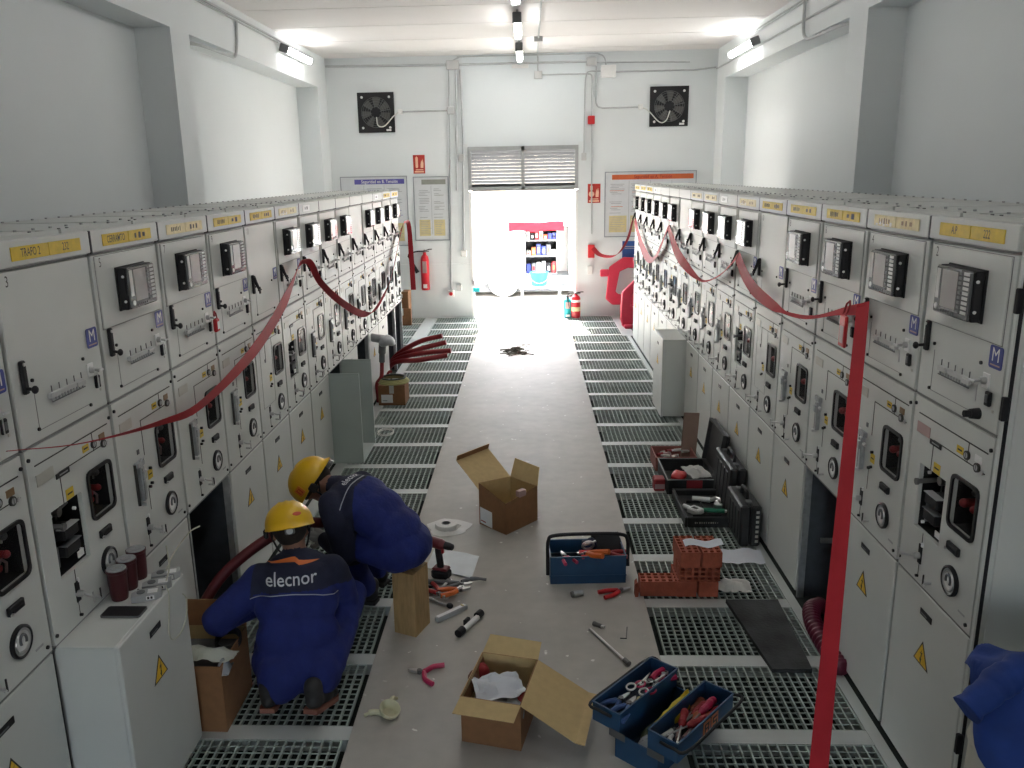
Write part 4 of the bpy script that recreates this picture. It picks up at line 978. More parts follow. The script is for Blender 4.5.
# hand tools
ored = mat('orange grip', (.62, .13, .02), .45); rgrip = mat('red grip', (.42, .03, .03), .45); bgrip = mat('blue grip', (.06, .12, .30), .45); wood = mat('amber handle', (.40, .11, .035), .35); pink = mat('raspberry grip', (.45, .02, .08), .4)
def pliers(b, m, L=.2, op=.16, jaw=steel, fat=.011):
    for s in (-1, 1):
        b.tube(bez([(0, 0, .012), (-.03, s*.012, .012), (-L*.32, s*(.016+op*.08), .012), (-L*.62, s*(.014+op*.12), .012)], 4), [fat*.7]*4+[fat]*9, m, 8)
        b.prism([(0, 0), (.012, s*.012), (.05, s*.007), (.062, s*.001), (.055, 0)] if s > 0 else [(0, 0), (.055, 0), (.062, -.001), (.05, -.007), (.012, -.012)], (0, 0, .006), (1, 0, 0), (0, 1, 0), (0, 0, .012), jaw)
    b.cyl((0, 0, .002), (0, 0, .022), .012, m=dsteel)
def tool(kind, name, label, loc, rz, m, L=.2, cat='pliers', rot=None, group=None, **k):
    t = thing(name, label, cat, loc, rz, group, rot and (rot[0], rot[1], rz))
    b = MB()
    if kind == 'pliers':
        for s in (-1, 1):
            g = MB(); g.tube(bez([(-.02, s*.010, .012), (-.03, s*.012, .012), (-L*.32, s*(.016+k.get('op', .16)*.08), .012), (-L*.62, s*(.014+k.get('op', .16)*.14), .012)], 4), k.get('fat', .011), m, 8); g.build('grip', t)
            b.tube([(.0, -s*.003, .012), (-.02, s*.010, .012)], .007, dsteel, 6)
            b.prism([(0, 0), (.012, s*.012), (.05, s*.007), (.062, s*.001), (.055, 0)][::s], (0, 0, .006), (1, 0, 0), (0, 1, 0), (0, 0, .012), steel)
        b.cyl((0, 0, .002), (0, 0, .022), .012, m=dsteel); b.build('jaws', t)
    elif kind == 'screwdriver':
        b.lathe([(.001, 0), (.015, .003), (.018, .02), (.015, .05), (.017, .085), (.011, .105), (.008, .115)], (-.05, 0, .016), (1, 0, 0), 10, m); b.build('handle_grip', t)
        b = MB(); b.cyl((.05, 0, .016), (.05+L, 0, .016), .0035, m=steel, n=8); b.box(.05+L, .06+L, -.004, .004, .015, .017, steel); b.build('shaft', t)
    elif kind == 'scissors':
        for s in (-1, 1):
            g = MB(); g.tube([(-.06+.026*math.cos(a), s*.03+.019*math.sin(a), .012+s*.002) for a in [2*PI*i/14 for i in range(14)]], .0045, m, 6, closed=True); g.build('finger_ring', t)
            b.prism([(-.035, s*.016), (0, -s*.004), (.09, -s*.001), (0, s*.008)][::s], (0, 0, .010+s*.002), (1, 0, 0), (0, 1, 0), (0, 0, .003), steel)
        b.cyl((0, 0, .006), (0, 0, .018), .006, m=dsteel); b.build('blades', t)
    elif kind == 'rod':
        b.cyl((-L/2, 0, k.get('r', .01)), (L/2, 0, k.get('r', .01)), k.get('r', .01), m=m); b.cyl((-L/2-.001, 0, k.get('r', .01)), (-L/2+.012, 0, k.get('r', .01)), k.get('r', .01)*1.08, m=k.get('m2', m)); b.build('rod_body', t)
        if 'tip' in k: b = MB(); b.cyl((L/2, 0, k['r']), (L/2+.02, 0, k['r']), k['r']*.7, m=k['tip']); b.build('tip', t)
    elif kind == 'spanner':
        b.box(-L/2, L/2, -.008, .008, .004, .010, m); b.ring([(L/2+.018*math.cos(a), .018*math.sin(a)) for a in [2*PI*i/12 for i in range(12)]], [(L/2+.010*math.cos(a), .010*math.sin(a)) for a in [2*PI*i/12 for i in range(12)]], (0, 0, .003), (1, 0, 0), (0, 1, 0), (0, 0, .008), m)
        b.prism([(-L/2, -.008), (-L/2, .008), (-L/2-.012, .017), (-L/2-.026, .014), (-L/2-.014, .006), (-L/2-.014, -.006), (-L/2-.026, -.014), (-L/2-.012, -.017)][::-1], (0, 0, .003), (1, 0, 0), (0, 1, 0), (0, 0, .008), m); b.build('spanner_body', t)
    return t
Z0 = .098
tool('pliers', 'pliers', 'orange-handled pliers in the left half of the blue handled toolbox', (.33, 4.66, .16), 2.5, ored, .24, fat=.017, rot=(0, .25))
tool('pliers', 'pliers', 'red-handled pliers in the right half of the blue handled toolbox', (.43, 4.67, .155), .15, red, .22, fat=.014)
tool('pliers', 'pliers', 'pliers with dark red grips against the right end of the blue handled toolbox', (.46, 4.69, .15), 3.0, redd, .2, fat=.013)
tool('pliers', 'pliers', 'raspberry-gripped pliers at the left end inside the blue handled toolbox', (.20, 4.66, .145), 1.9, pink, .18)
lump('glove', 'dark glove stuffed at the back of the blue handled toolbox', 'glove', (.36, 4.80, .155), (.055, .045, .05), mat('navy glove', (.015, .02, .05), .8), .3, 3)
t = thing('hacksaw_case', 'black tool case sticking up at the back of the blue handled toolbox', 'tool case', (.47, 4.79, .12), .05, rot=(math.radians(-35), 0, .05)); b = MB(); b.prism([(-.11, 0), (.1, 0), (.075, .12), (-.09, .12)], (0, -.02, 0), UX, UZ, (0, .04, 0), black); b.build('case_body', t)
b = MB(); b.tube([(.0+.035*math.cos(a), 0, .03+.03*math.sin(a)) for a in [2*PI*i/16 for i in range(16)]], .007, steel, 8, closed=True); b.tube([(-.03, 0, .03), (.05, .01, .05)], .006, steel)
o = b.build('hose_clamp', None, 40, (.345, 4.735, .165), (.3, 0, .2)); tag(o, 'bright steel ring lying in the blue handled toolbox', 'clamp')

# ------------------------------------------------------------------ cantilever tool box spread open
Lh = V((.66, .75, 0)); rz2 = math.atan2(.75, .66); cc = V((.575, 3.165, 0))
t = thing('tool_box', 'blue cantilever toolbox spread open with two trays at the front', 'toolbox', cc, rz2)
def tray(b, y0, y1, z0, z1, L=.225):
    k = .003
    for q in ((-L, L, y0, y0+k, z0, z1), (-L, L, y1-k, y1, z0, z1), (-L, -L+k, y0+k, y1-k, z0, z1), (L-k, L, y0+k, y1-k, z0, z1), (-L+k, L-k, y0+k, y1-k, z0, z0+k)): b.box(*q, tbb)
    for q in ((-L-.003, L+.003, y0-.003, y0+.004, z1-.002, z1+.003), (-L-.003, L+.003, y1-.004, y1+.003, z1-.002, z1+.003), (-L-.003, -L+.004, y0, y1, z1-.002, z1+.003), (L-.004, L+.003, y0, y1, z1-.002, z1+.003)): b.box(*q, tbb)
    b.box(-L+k, L-k, y0+k, y1-k, z0+k, z0+.006, tbi)
b = MB(); tray(b, -.105, .105, 0, .115); b.build('bottom_box', t)
b = MB(); tray(b, -.195, -.055, .122, .21); b.build('front_tray', t); b = MB(); tray(b, .085, .225, .122, .21); b.build('rear_tray', t)
for s, nm in ((-1, 'front_handle'), (1, 'rear_handle')):
    b = MB(); b.tube(bez([(-.235, s*.12, .19), (-.24, s*.18, .195), (-.225, s*.236, .20), (0, s*.24, .20), (.225, s*.236, .20), (.24, s*.18, .195), (.235, s*.12, .19)], 5), .007, black, 8); b.build(nm, t)
for s in (-1, 1):
    for xx in (-.229, .229): b = MB(); b.cbox(min(xx, xx*1.01), max(xx, xx*1.01), min(s*.06, s*.13)-.008, max(s*.06, s*.13)+.004, .095, .13, dsteel, .001); b.build('link_arm', t)
b = MB(); stk = mat('orange sticker', (.55, .16, .06), .5)
for i, x0 in enumerate((-.03, .035)):
    b.box(x0, x0+.055, -.1985, -.196, .135, .20, stk); q = x0+.010
    for p in ((0, .035, .052, .060), (0, .008, .035, .060), (0, .035, .032, .040), (.027, .035, .018, .040), (0, .035, .014, .022)) if i else ((0, .008, .014, .060), (.027, .035, .014, .060), (0, .035, .052, .060), (0, .03, .032, .040)): b.box(q+p[0], q+p[1], -.1992, -.1985, .13+p[2], .13+p[3], ink)
b.X = Matrix.Translation((0, 0, 0)); b.build('sticker', t, label=None) if False else b.build('sticker', t)
def TB(u, v, z): return cc+Lh*u+V((-Lh.y, Lh.x, 0))*v+V((0, 0, z))
# front tray: screwdrivers and markers; rear tray: pliers and scissors; bottom: yellow bag
for i, (u, v, a, m, lb) in enumerate(((.13, -.11, .1, mat('brown grip', (.22, .06, .03), .4), 'thick brown screwdriver at the far end of the front toolbox tray'), (.10, -.14, .0, redd, 'dark red screwdriver in the middle of the front toolbox tray'), (.11, -.165, .05, pink, 'raspberry screwdriver beside the dark red one in the front tray'), (.12, -.19, -.05, rgrip, 'red screwdriver along the outer edge of the front tray'), (.02, -.165, .25, wood, 'amber-handled screwdriver across the middle of the front tray'), (-.02, -.13, .4, redd, 'short dark screwdriver at the inner side of the front tray'), (.06, -.185, .1, wood, 'amber screwdriver at the outer edge of the front tray'), (.15, -.15, -.1, pink, 'raspberry screwdriver at the far end of the front tray'), (.0, -.19, -.3, redd, 'dark red screwdriver near the white markers in the front tray'))):
    tool('screwdriver', 'screwdriver', lb, TB(u, v+.033, .132+.014*(i % 3)), rz2+PI+a, m, .11, 'screwdriver')
for i, (u, v, a, lb) in enumerate(((-.13, -.11, -.15, 'white marker along the inner edge of the front tray'), (-.17, -.15, .2, 'white marker in the near corner of the front tray'), (-.15, -.185, -.25, 'white marker lying across others in the front tray'), (-.185, -.185, .9, 'short white marker crossing the near end of the front tray'))):
    tool('rod', 'marker', lb, TB(u, v+.033, .135+.012*(i % 2)), rz2+a, white, .09, 'marker', r=.009, tip=dgrey)
for i, (u, v, a) in enumerate(((-.09, -.15, .5), (-.07, -.18, .1))): tool('rod', 'fuse', ['pinkish fuse beside the white markers in the front tray', 'pinkish fuse near the outer edge of the front tray'][i], TB(u, v+.033, .134), rz2+a, rosep, .06, 'fuse', r=.011)
tool('pliers', 'pliers', 'raspberry pliers at the far end of the rear toolbox tray', TB(.10, .15, .165), rz2+2.9, pink, .2, fat=.014)
tool('pliers', 'pliers', 'blue-handled pliers at the near end of the rear toolbox tray', TB(-.09, .13, .16), rz2+.1, bgrip, .2, fat=.012)
tool('pliers', 'pliers', 'second blue-handled pliers beside the first in the rear tray', TB(-.08, .18, .155), rz2-.1, bgrip, .2, fat=.012)
tool('scissors', 'scissors', 'steel scissors with ring handles in the rear toolbox tray', TB(.05, .155, .185), rz2+.2, steel, .15, 'scissors')
tool('scissors', 'scissors', 'red-ringed scissors beside the steel scissors in the rear tray', TB(.09, .12, .182), rz2-.1, pink, .15, 'scissors')
tool('spanner', 'spanner', 'steel spanner at the far end of the rear toolbox tray', TB(.16, .125, .17), rz2+.3, steel, .1, 'spanner')
tool('rod', 'bit_holder', 'brass-coloured stub in the rear toolbox tray', TB(-.04, .115, .15), rz2+.4, paley, .05, 'tool', r=.012)
yb = mat('yellow bag', (.62, .45, .01), .5, var=.2, bump=.4, bscale=30); o = crumple('yellow_pouch', 'yellow plastic pouch standing in the middle of the cantilever toolbox', 'pouch', TB(.05, -.01, .12), .15, .035, .03, yb, 5, rz2+.05, 12, .05, .004); o.rotation_euler = (math.radians(55), 0, rz2+.05)
crumple('plastic_bag', 'clear bag with small parts in the cantilever toolbox bottom', 'bag', TB(-.14, -.01, .03), .06, .06, .05, plast, 4, rz2, 10, .05)
lump('cable_coil', 'dark coil of cable in the bottom of the cantilever toolbox', 'cable', TB(-.04, .03, .05), (.09, .035, .035), mat('olive cable', (.07, .08, .04), .6), .2, 6, rz2)

# ------------------------------------------------------------------ loose tools on the walkway
tool('pliers', 'pliers', 'red-handled pliers on the walkway in front of the blue handled toolbox', (.53, 4.50, .001), .45, red, .22, fat=.013)
t = tool('pliers', 'cable_stripper', 'raspberry-handled cutters spread open on the walkway left of the front box', (-.565, 3.66, .001), PI-.25, pink, .165, 'cutters', fat=.013, op=.5)
tool('rod', 'socket', 'steel socket lying on the walkway before the blue handled toolbox', (.265, 4.448, .001), .35, galv, .07, 'socket', r=.017, m2=dsteel)
tool('rod', 'socket', 'small steel socket adapter above the long extension bar', (.357, 4.108, .001), -.65, dsteel, .05, 'socket', r=.012, tip=steel)
t = thing('extension_bar', 'long steel extension bar lying diagonally on the walkway', 'tool', (.398, 3.90, .001), math.atan2(-.33, .17)); b = MB(); b.cyl((-.185, 0, .010), (.16, 0, .010), .0085, m=steel); b.build('shaft', t); b = MB(); b.cyl((.15, 0, .014), (.19, 0, .014), .0135, m=dsteel); b.build('drive_head', t)
b = MB(); b.tube([(.0, 0, .004), (-.018, -.115, .004), (-.05, -.112, .004)], .003, dsteel, 6); o = b.build('hex_key', loc=(.518, 4.10, 0)); tag(o, 'thin bent hex key on the walkway right of the extension bar', 'hex key')
# pile of tools by the wooden block
t = tool('pliers', 'ratchet_cutter', 'black ratchet cable cutter pointing right in the tool pile', (-.42, 4.55, .012), .15, dgrey, .36, 'cutters', fat=.016, op=.35); b = MB(); b.tube(bez([(.0, .02, .015), (.05, .05, .015), (.10, .05, .015), (.15, .03, .015)]), [.012, .014, .014, .013, .013, .013, .012, .011, .010]*2+[.009]*7, dgrey, 8); b.build('blade', t)
tool('pliers', 'pliers', 'orange-red pliers in the tool pile beside the wooden block', (-.42, 4.45, .03), .35, ored, .21, fat=.015)
for i, (x, y, a, m, lb) in enumerate(((-.57, 4.50, -.7, black, 'black-gripped pliers nearest the drill in the tool pile'), (-.60, 4.45, -.4, dsteel, 'dark steel pliers behind the wooden block in the tool pile'), (-.54, 4.40, -.9, rgrip, 'dark red pliers low in the tool pile'))):
    tool('pliers', 'pliers', lb, (x, y, .01+.01*i), a, m, .22, fat=.012)
for i, (x, y, a, lb) in enumerate(((-.53, 4.52, 1.2, 'steel spanner standing out at the top of the tool pile'), (-.49, 4.47, .5, 'steel spanner in the middle of the tool pile'), (-.58, 4.38, .1, 'steel spanner at the left of the tool pile'))):
    tool('spanner', 'spanner', lb, (x, y, .02), a, steel, .16, 'spanner')
t = thing('ratchet_wrench', 'steel ratchet with a black knob at the front of the tool pile', 'ratchet', (-.52, 4.33, .004), -.6); b = MB(); b.cyl((-.10, 0, .012), (.04, 0, .012), .008, m=steel); b.build('shaft', t); b = MB(); b.ell((.06, 0, .017), (.022, .018, .016), black); b.build('knob', t)
t = thing('spirit_level', 'pale grey bar tool lying below the tool pile', 'level', (-.455, 4.225, .001), math.atan2(.152, .156)); b = MB(); b.cbox(-.11, .11, -.016, .016, 0, .03, grey, .004); b.box(-.10, .10, -.012, .012, .03, .0305, white); b.build('level_body', t); b = MB(); b.cyl((.08, -.01, .031), (.08, .01, .031), .006, m=paley); b.build('vial', t)
t = thing('cable_knife', 'black and white stripping tool with rollers on the walkway', 'stripping tool', (-.345, 4.10, .001), math.atan2(.2, .1)); b = MB(); b.cbox(-.10, .11, -.018, .012, .005, .03, white, .006); b.build('tool_body', t)
for q in ((-.12, -.07, .026), (.085, .13, .03)): b = MB(); b.cyl((q[0], 0, .022), (q[1], 0, .022), .022, m=black); b.build('roller', t)
b = MB(); b.cbox(-.02, .03, .008, .03, .01, .045, black, .005); b.build('jaw', t)
# cordless drill standing on its battery
t = thing('cordless_drill', 'dark red and black cordless drill standing beside the wooden block', 'drill', (-.56, 4.68, 0), -.35); dr = mat('drill red', (.13, .012, .018), .45)
b = MB(); b.cbox(-.055, .06, -.04, .04, 0, .06, black, .014); b.cbox(-.05, .055, -.036, .036, .055, .075, dr, .01); b.build('battery', t)
b = MB(); b.tube(bez([(.0, 0, .07), (-.005, 0, .12), (-.012, 0, .18), (-.01, 0, .22)]), [.022]*26, black, 10); b.cbox(.01, .025, -.01, .01, .165, .20, redd, .004); b.build('grip', t)
b = MB(); b.lathe([(.001, 0), (.028, .004), (.034, .03), (.034, .09), (.026, .12)], (-.085, 0, .235), (1, 0, -.12), 14, dr); b.build('motor_housing', t)
b = MB(); b.lathe([(.024, 0), (.024, .03), (.019, .055), (.010, .06), (.001, .06)], (.032, 0, .222), (1, 0, -.12), 14, black); b.build('chuck', t)
# roll of white film and a flat bag
filmw = mat('white film', (.66, .65, .62), .6, var=.04)
t = thing('tape_roll', 'roll of white film standing on the walkway behind the drill', 'roll', (-.60, 5.43, 0)); b = MB(); b.lathe([(.032, .035), (.075, .035), (.078, .03), (.078, .0), (.032, 0)], (0, 0, 0), n=22, m=filmw); b.build('roll_body', t); b = MB(); b.lathe([(.032, 0), (.032, .036), (.026, .036), (.026, .01), (.001, .01)], (0, 0, 0), n=18, m=dsteel); b.build('core', t)
b = MB(); G = [[(.02+.15*math.cos(a)*r*(1+.15*math.sin(5*a)), .15*math.sin(a)*r*(1+.1*math.sin(3*a+1)), .004+.002*math.sin(7*a)) for a in [2*PI*i/20 for i in range(21)]] for r in (.52, .8, 1)]; b.sheet(G[::-1], .001, filmw); b.build('loose_end', t)
b = MB(); G = []
for i in range(8):
    G.append([(-.17+.30*j/7+.03*i/7, -.16+.30*i/7-.14*j/7*(i < 9), .006+.012*abs(noise.noise(V((i*.7, j*.7, 2))))) for j in range(8)])
b.sheet(G, .002, mat('pale film bag', (.52, .56, .58), .3)); o = b.build('plastic_bag', None, 50, (-.50, 4.96, 0)); tag(o, 'flat pale plastic bag on the walkway beside the drill', 'bag')
t = thing('rubber_glove', 'cream curled glove scrap on the walkway near the crouching worker', 'glove', (-.69, 3.33, 0)); cr2 = mat('cream latex', (.55, .53, .36), .6)
b = MB(); b.lathe([(.002, .002), (.03, .004), (.046, .022), (.05, .045), (.046, .045), (.028, .01), (.002, .008)], (.02, 0, .004), (.35, -.25, 1), 16, cr2); b.build('cuff', t); b = MB(); b.tube(bez([(.0, .0, .01), (-.05, .0, .015), (-.085, -.02, .012)]), [.014]*12+[.008]*5, cr2, 8); b.tube(bez([(.02, .04, .02), (.03, .08, .03), (.05, .10, .02)]), [.012]*12+[.007]*5, cr2, 8); b.build('finger', t)

# wooden block (seat of the second worker)
blk = mat('rough pine', (.36, .23, .10), .8, var=.18, scale=9, stretch=(6, 6, 1), bump=.3, bscale=20)
A, B_, C_ = V((-.749, 4.048, 0)), V((-.625, 3.993, 0)), V((-.568, 4.148, 0)); D = A+C_-B_
b = MB(); pts = [A, B_, C_, D]; nz = 9; vs = []
ctr = (A+C_)/2
for k in range(nz):
    for i in range(4):
        for f in (0, .5):
            p = pts[i].lerp(pts[(i+1) % 4], f); q = p-ctr; s_ = 1+.03*noise.noise(V((i*2+f, k*1.3, 5))); vs.append(V((q.x*s_, q.y*s_, .366*k/(nz-1))))
fs = [(k*8+i, k*8+(i+1) % 8, (k+1)*8+(i+1) % 8, (k+1)*8+i) for k in range(nz-1) for i in range(8)]+[tuple(range(8))[::-1], tuple(range((nz-1)*8, nz*8))]
b.add(vs, fs, blk); o = b.build('wooden_block', None, 0, (ctr.x, ctr.y, 0)); tag(o, 'upright rough wooden block under the seated worker', 'wooden block')

# ------------------------------------------------------------------ bricks
brk = mat('red brick', (.36, .085, .045), .85, var=.16, scale=18, bump=.25, bscale=90); hol = mat('brick hole', (.07, .02, .014), .9)
def brick(b, lx=.235, ly=.112, h=.092):
    # perforated hollow brick: holes run through along z of the brick
    n, m = 6, 3; us = [-lx/2]; vs = [-ly/2]; H = []
    for i in range(n):
        for j in range(m):
            cx = -lx/2+lx*(i+.5)/n; cy = -ly/2+ly*(j+.5)/m; H.append((cx-.0125, cx+.0125, cy-.0115, cy+.0115))
    us = sorted({-lx/2, lx/2, *[q for h_ in H for q in h_[:2]]}); vs = sorted({-ly/2, ly/2, *[q for h_ in H for q in h_[2:]]})
    for a, c in zip(us, us[1:]):
        for d, e in zip(vs, vs[1:]):
            hole = any(q[0] < (a+c)/2 < q[1] and q[2] < (d+e)/2 < q[3] for q in H)
            if hole: b.box(a, c, d, e, .012, h-.03, hol)
            else: b.box(a, c, d, e, 0, h, brk)
def place_brick(label, loc, rz=0, tilt=(0, 0), sy=1):
    o = part('brick', 'brick', brick, None, 0); o.location = loc; o.rotation_euler = (tilt[0], tilt[1], rz); o.scale = (1, sy, 1); tag(o, label, 'brick', 'hollow red bricks on the grating')
bx0 = .965
place_brick('single red hollow brick lying left of the brick stack, holes up', (.752, 4.505, .001))
for sx, nm in ((-.0625, 'left'), (.0625, 'right')):
    place_brick('bottom %s brick of the stack, end towards the camera' % nm, (bx0+sx, 4.56, .001), PI/2)
place_brick('middle front brick of the stack, holes facing the camera', (bx0+.01, 4.548, .1385), 0, (PI/2, 0), .8)
place_brick('middle rear brick of the stack, behind the one with holes showing', (bx0+.01, 4.66, .1385), .0, (PI/2, 0), .8)
for sx, nm in ((-.0625, 'left'), (.0625, 'right')):
    place_brick('top %s brick of the stack, under the paper' % nm, (bx0+.012+sx, 4.565, .1845), PI/2+.03)
b = MB(); b.prism([(0, 0), (.018, 0), (.025, .05), (.012, .095), (.0, .08)], (0, -.02, 0), UX, UZ, (0, .05, 0), brk); o = b.build('brick_fragment', None, 0, (.603, 4.46, 0)); tag(o, 'thin red brick fragment standing left of the single brick', 'brick')
b = MB(); G = [[(.90+.23*j/9, 4.53+.09*i/5+.02*math.sin(j*.9), .279+.006*abs(noise.noise(V((j*.6, i*.6, 1))))) for j in range(10)] for i in range(6)]; b.sheet(G, .0015, papm); tag(b.build('paper_sheet', None, 60), 'white paper sheet lying on top of the brick stack', 'paper')
b = MB(); G = [[(1.16+.31*j/9+.02*i/5, 4.86+.20*i/5+.012*math.sin(j*1.3), .006+.012*abs(noise.noise(V((j*.5, i*.7, 4))))) for j in range(10)] for i in range(6)]; b.sheet(G, .0015, papm); tag(b.build('paper_sheet', None, 60), 'white paper sheet on the grating right of the brick stack', 'paper')
crumple('paper_sheet', 'crumpled grey-white paper on the grating before the brick stack, right side', 'paper', (1.19, 4.53, .004), .10, .055, .05, cream, 12, -.05, 14, .045)

# black rubber mat
b = MB(); G = []
for i in range(14):
    v = i/13; xa, xb = 1.113+.07*v, 1.407-.029*v*1.0
    G.append([(xa+(xb-xa)*j/9, 4.375-.69*v, .022+.004*noise.noise(V((i*.5, j*.5, 8)))) for j in range(10)])
matr = mat('worn rubber mat', (.030, .032, .032), .75, var=.75, scale=5, bump=.2); b.sheet(G[::-1], .022, matr); tag(b.build('rubber_mat', None, 40), 'black rubber mat lying on the grating by the cable hole', 'mat')
# ribbed hose
hz = mat('ribbed hose burgundy', (.11, .010, .028), .4); b = MB(); P = bez([(1.68, 4.30, .02), (1.60, 4.20, .05), (1.565, 4.06, .045), (1.56, 3.86, .035), (1.57, 3.66, .035)], 34)
P = [P[0]+(P[-1]-P[0])*0 if False else p for p in P]; rad = [.043+.006*math.sin(i*2*PI/6) for i in range(len(P))]
P = [V((p.x-.06, p.y, p.z+.005)) for p in P]; b.tube(P, rad, hz, 16); o = b.build('ribbed_hose', None, 60); tag(o, 'burgundy ribbed hose coming out of the right cable hole', 'hose')

# ------------------------------------------------------------------ black cases
cb = mat('case black', (.016, .017, .018), .5, var=.3, scale=10, bump=.15, bscale=120)
def case_closed(name, label, loc, rz, w, L, h, ydir=False, marks=0, rot=None):
    t = thing(name, label, 'tool case', loc, rz, rot=rot)
    for s, nm in ((-1, 'shell'), (1, 'lid')):
        b = MB(); x0, x1 = sorted((s*.002, s*w/2)); b.cbox(x0, x1, 0, L, .0, h, cb, .012)
        for i in range(4): b.cbox(min(s*(w/2-.002), s*(w/2+.004)), max(s*(w/2-.002), s*(w/2+.004)), L*(.14+.2*i), L*(.26+.2*i), .04, h-.05, cb, .002)
        if marks and s > 0:
            for i in range(7): b.box(w/2-.035, w/2-.015, -.0012, 0, .03+.034*i, .048+.034*i, beige)
        b.build(nm, t)
    b = MB(); b.tube(bez([(0, L*.32, h-.005), (0, L*.34, h+.045), (0, L*.5, h+.055), (0, L*.66, h+.045), (0, L*.68, h-.005)]), .012, black, 8); b.build('handle', t)
    for y in (L*.16, L*.8): b = MB(); b.cbox(-.02, .02, y, y+.05, h-.03, h+.006, dgrey, .003); b.build('latch', t)
    return t
case_closed('tool_case', 'closed black tool case standing nearest the brick stack, pale marks on its end', (1.435, 5.11, .001), 0, .135, .38, .285, marks=1)
case_closed('tool_case', 'closed black tool case standing against the cabinets behind the open tray', (1.447, 5.58, .001), 0, .115, .50, .37, rot=(0, .05, 0))
t = thing('tool_case', 'open black crimping tool case lying flat on the grating', 'tool case', (1.245, 5.69, .001)); b = MB()
L2, W2 = .27, .175
for q in ((-W2, -W2+.02, -L2, L2, 0, .075), (W2-.02, W2, -L2, L2, 0, .075), (-W2+.02, W2-.02, -L2, -L2+.02, 0, .075), (-W2+.02, W2-.02, L2-.02, L2, 0, .075)): b.cbox(*q, cb, .005)
b.box(-W2+.02, W2-.02, -L2+.02, L2-.02, .0, .03, cb)
for q in ((-.1, .1, -.16, -.155), (-.1, .1, .1, .105), (0, .005, -.15, .1)): b.box(*q, .03, .05, cb)
strokes(b, -.11, .06, .035, .014, -L2-.0005, random.Random(2), 11, beige); b.build('tray', t)
b = MB(); b.box(-W2, W2, L2, L2+.012, .0, .075, cb); b.build('hinge', t)
tool('rod', 'crimp_tube', 'green tube with a white end in the open black case', (1.30, 5.60, .036), -.15, mat('green plastic', (.01, .22, .12), .4), .16, 'tube', r=.016, tip=white)
t = thing('crimping_head', 'white crimping head at the front left of the open black case', 'crimping tool', (1.175, 5.60, .034), -.9); b = MB(); b.cbox(-.05, .05, -.04, .04, 0, .04, white, .008); b.box(-.022, .022, -.022, .01, .0402, .041, cb); b.build('head', t); b = MB(); b.cyl((-.05, 0, .02), (-.11, 0, .02), .016, m=white); b.build('neck', t)
t = thing('hydraulic_crimper', 'white hydraulic crimper with steel head in the open black case', 'crimping tool', (1.27, 5.80, .034), -.25); b = MB(); b.cyl((-.08, 0, .022), (.05, 0, .022), .02, m=white); b.build('grip', t); b = MB(); b.tube(bez([(.05, 0, .022), (.09, .03, .025), (.12, 0, .025), (.10, -.04, .025), (.12, -.09, .022)]), .016, steel, 8); b.cbox(.08, .14, -.13, -.09, .01, .045, steel, .006); b.build('head', t)
# open bag / case with red lining and a leaning lid
t = thing('tool_case', 'open black case with red trim and gloves inside, lid leaning on cabinets', 'tool case', (1.235, 6.28, .001)); b = MB(); L2, W2 = .245, .19
for q in ((-W2, -W2+.012, -L2, L2, 0, .12), (W2-.012, W2, -L2, L2, 0, .12), (-W2+.012, W2-.012, -L2, -L2+.012, 0, .12), (-W2+.012, W2-.012, L2-.012, L2, 0, .12), (-W2+.012, W2-.012, -L2+.012, L2-.012, 0, .02)): b.cbox(*q, cb, .003)
b.build('case_base', t)
b = MB(); b.tube([(-W2, -L2, .12), (W2, -L2, .12), (W2, L2, .12), (-W2, L2, .12)], .006, grey, 6, closed=True); b.build('rim', t)
b = MB(); b.cbox(-.045, .075, -L2-.006, -L2, .03, .115, redd, .002); b.build('red_patch', t)
b = MB(); b.X = Matrix.Translation((W2+.004, 0, .11)) @ Matrix.Rotation(math.radians(8), 4, 'Y')
for q in ((0, .03, -L2, L2, 0, .36),): b.cbox(*q, cb, .01)
b.ring([(-L2, 0), (L2, 0), (L2, .36), (-L2, .36)], [(-L2+.015, .015), (L2-.015, .015), (L2-.015, .345), (-L2+.015, .345)], (0, 0, 0), (0, 1, 0), UZ, (-.03, 0, 0), cb); b.build('lid', t)
lump('glove', 'bright red glove inside the open black case', 'glove', (1.165, 6.22, .085), (.06, .095, .032), red, .6, 4)
crumple('glove', 'pale grey cloth glove inside the open black case', 'glove', (1.30, 6.24, .10), .075, .13, .035, mat('pale cloth', (.42, .42, .40), .8), 9, .2, 12, .03, .006)
b = MB(); b.cbox(-.085, .0, -.05, .05, 0, .10, redd, .008); b.cbox(-.08, -.005, -.051, .051, .02, .06, rosep, .002); o = b.build('red_container', None, 30, (1.04, 6.15, .001)); tag(o, 'small dark red container left of the open black case', 'container')
t = thing('parts_tray', 'reddish tray full of small fittings behind the open black case', 'tray', (1.20, 6.70, .001)); b = MB(); tr = mat('tray red', (.30, .10, .08), .6)
for q in ((-.17, -.16, -.15, .15, 0, .12), (.16, .17, -.15, .15, 0, .12), (-.16, .16, -.15, -.14, 0, .12), (-.16, .16, .14, .15, 0, .12), (-.16, .16, -.14, .14, 0, .02)): b.box(*q, tr)
b.build('tray_body', t)
rnd = random.Random(4)
for i in range(16):
    x, y = 1.20+rnd.uniform(-.13, .13), 6.70+rnd.uniform(-.11, .11); b = MB(); m = [rosep, redd, cream, beige][i % 4]; b.cyl((-.03, 0, 0), (.03, 0, .0), .013, m=m, n=10); b.cyl((.03, 0, 0), (.045, 0, 0), .009, m=steel, n=8)
    o = b.build('cable_lug', None, 40, (x, y, .038+.05*rnd.random()+.02), (0, rnd.uniform(-.3, .3), rnd.uniform(0, PI))); tag(o, 'small reddish fitting in the tray behind the open case', 'fitting', 'fittings in the reddish tray')
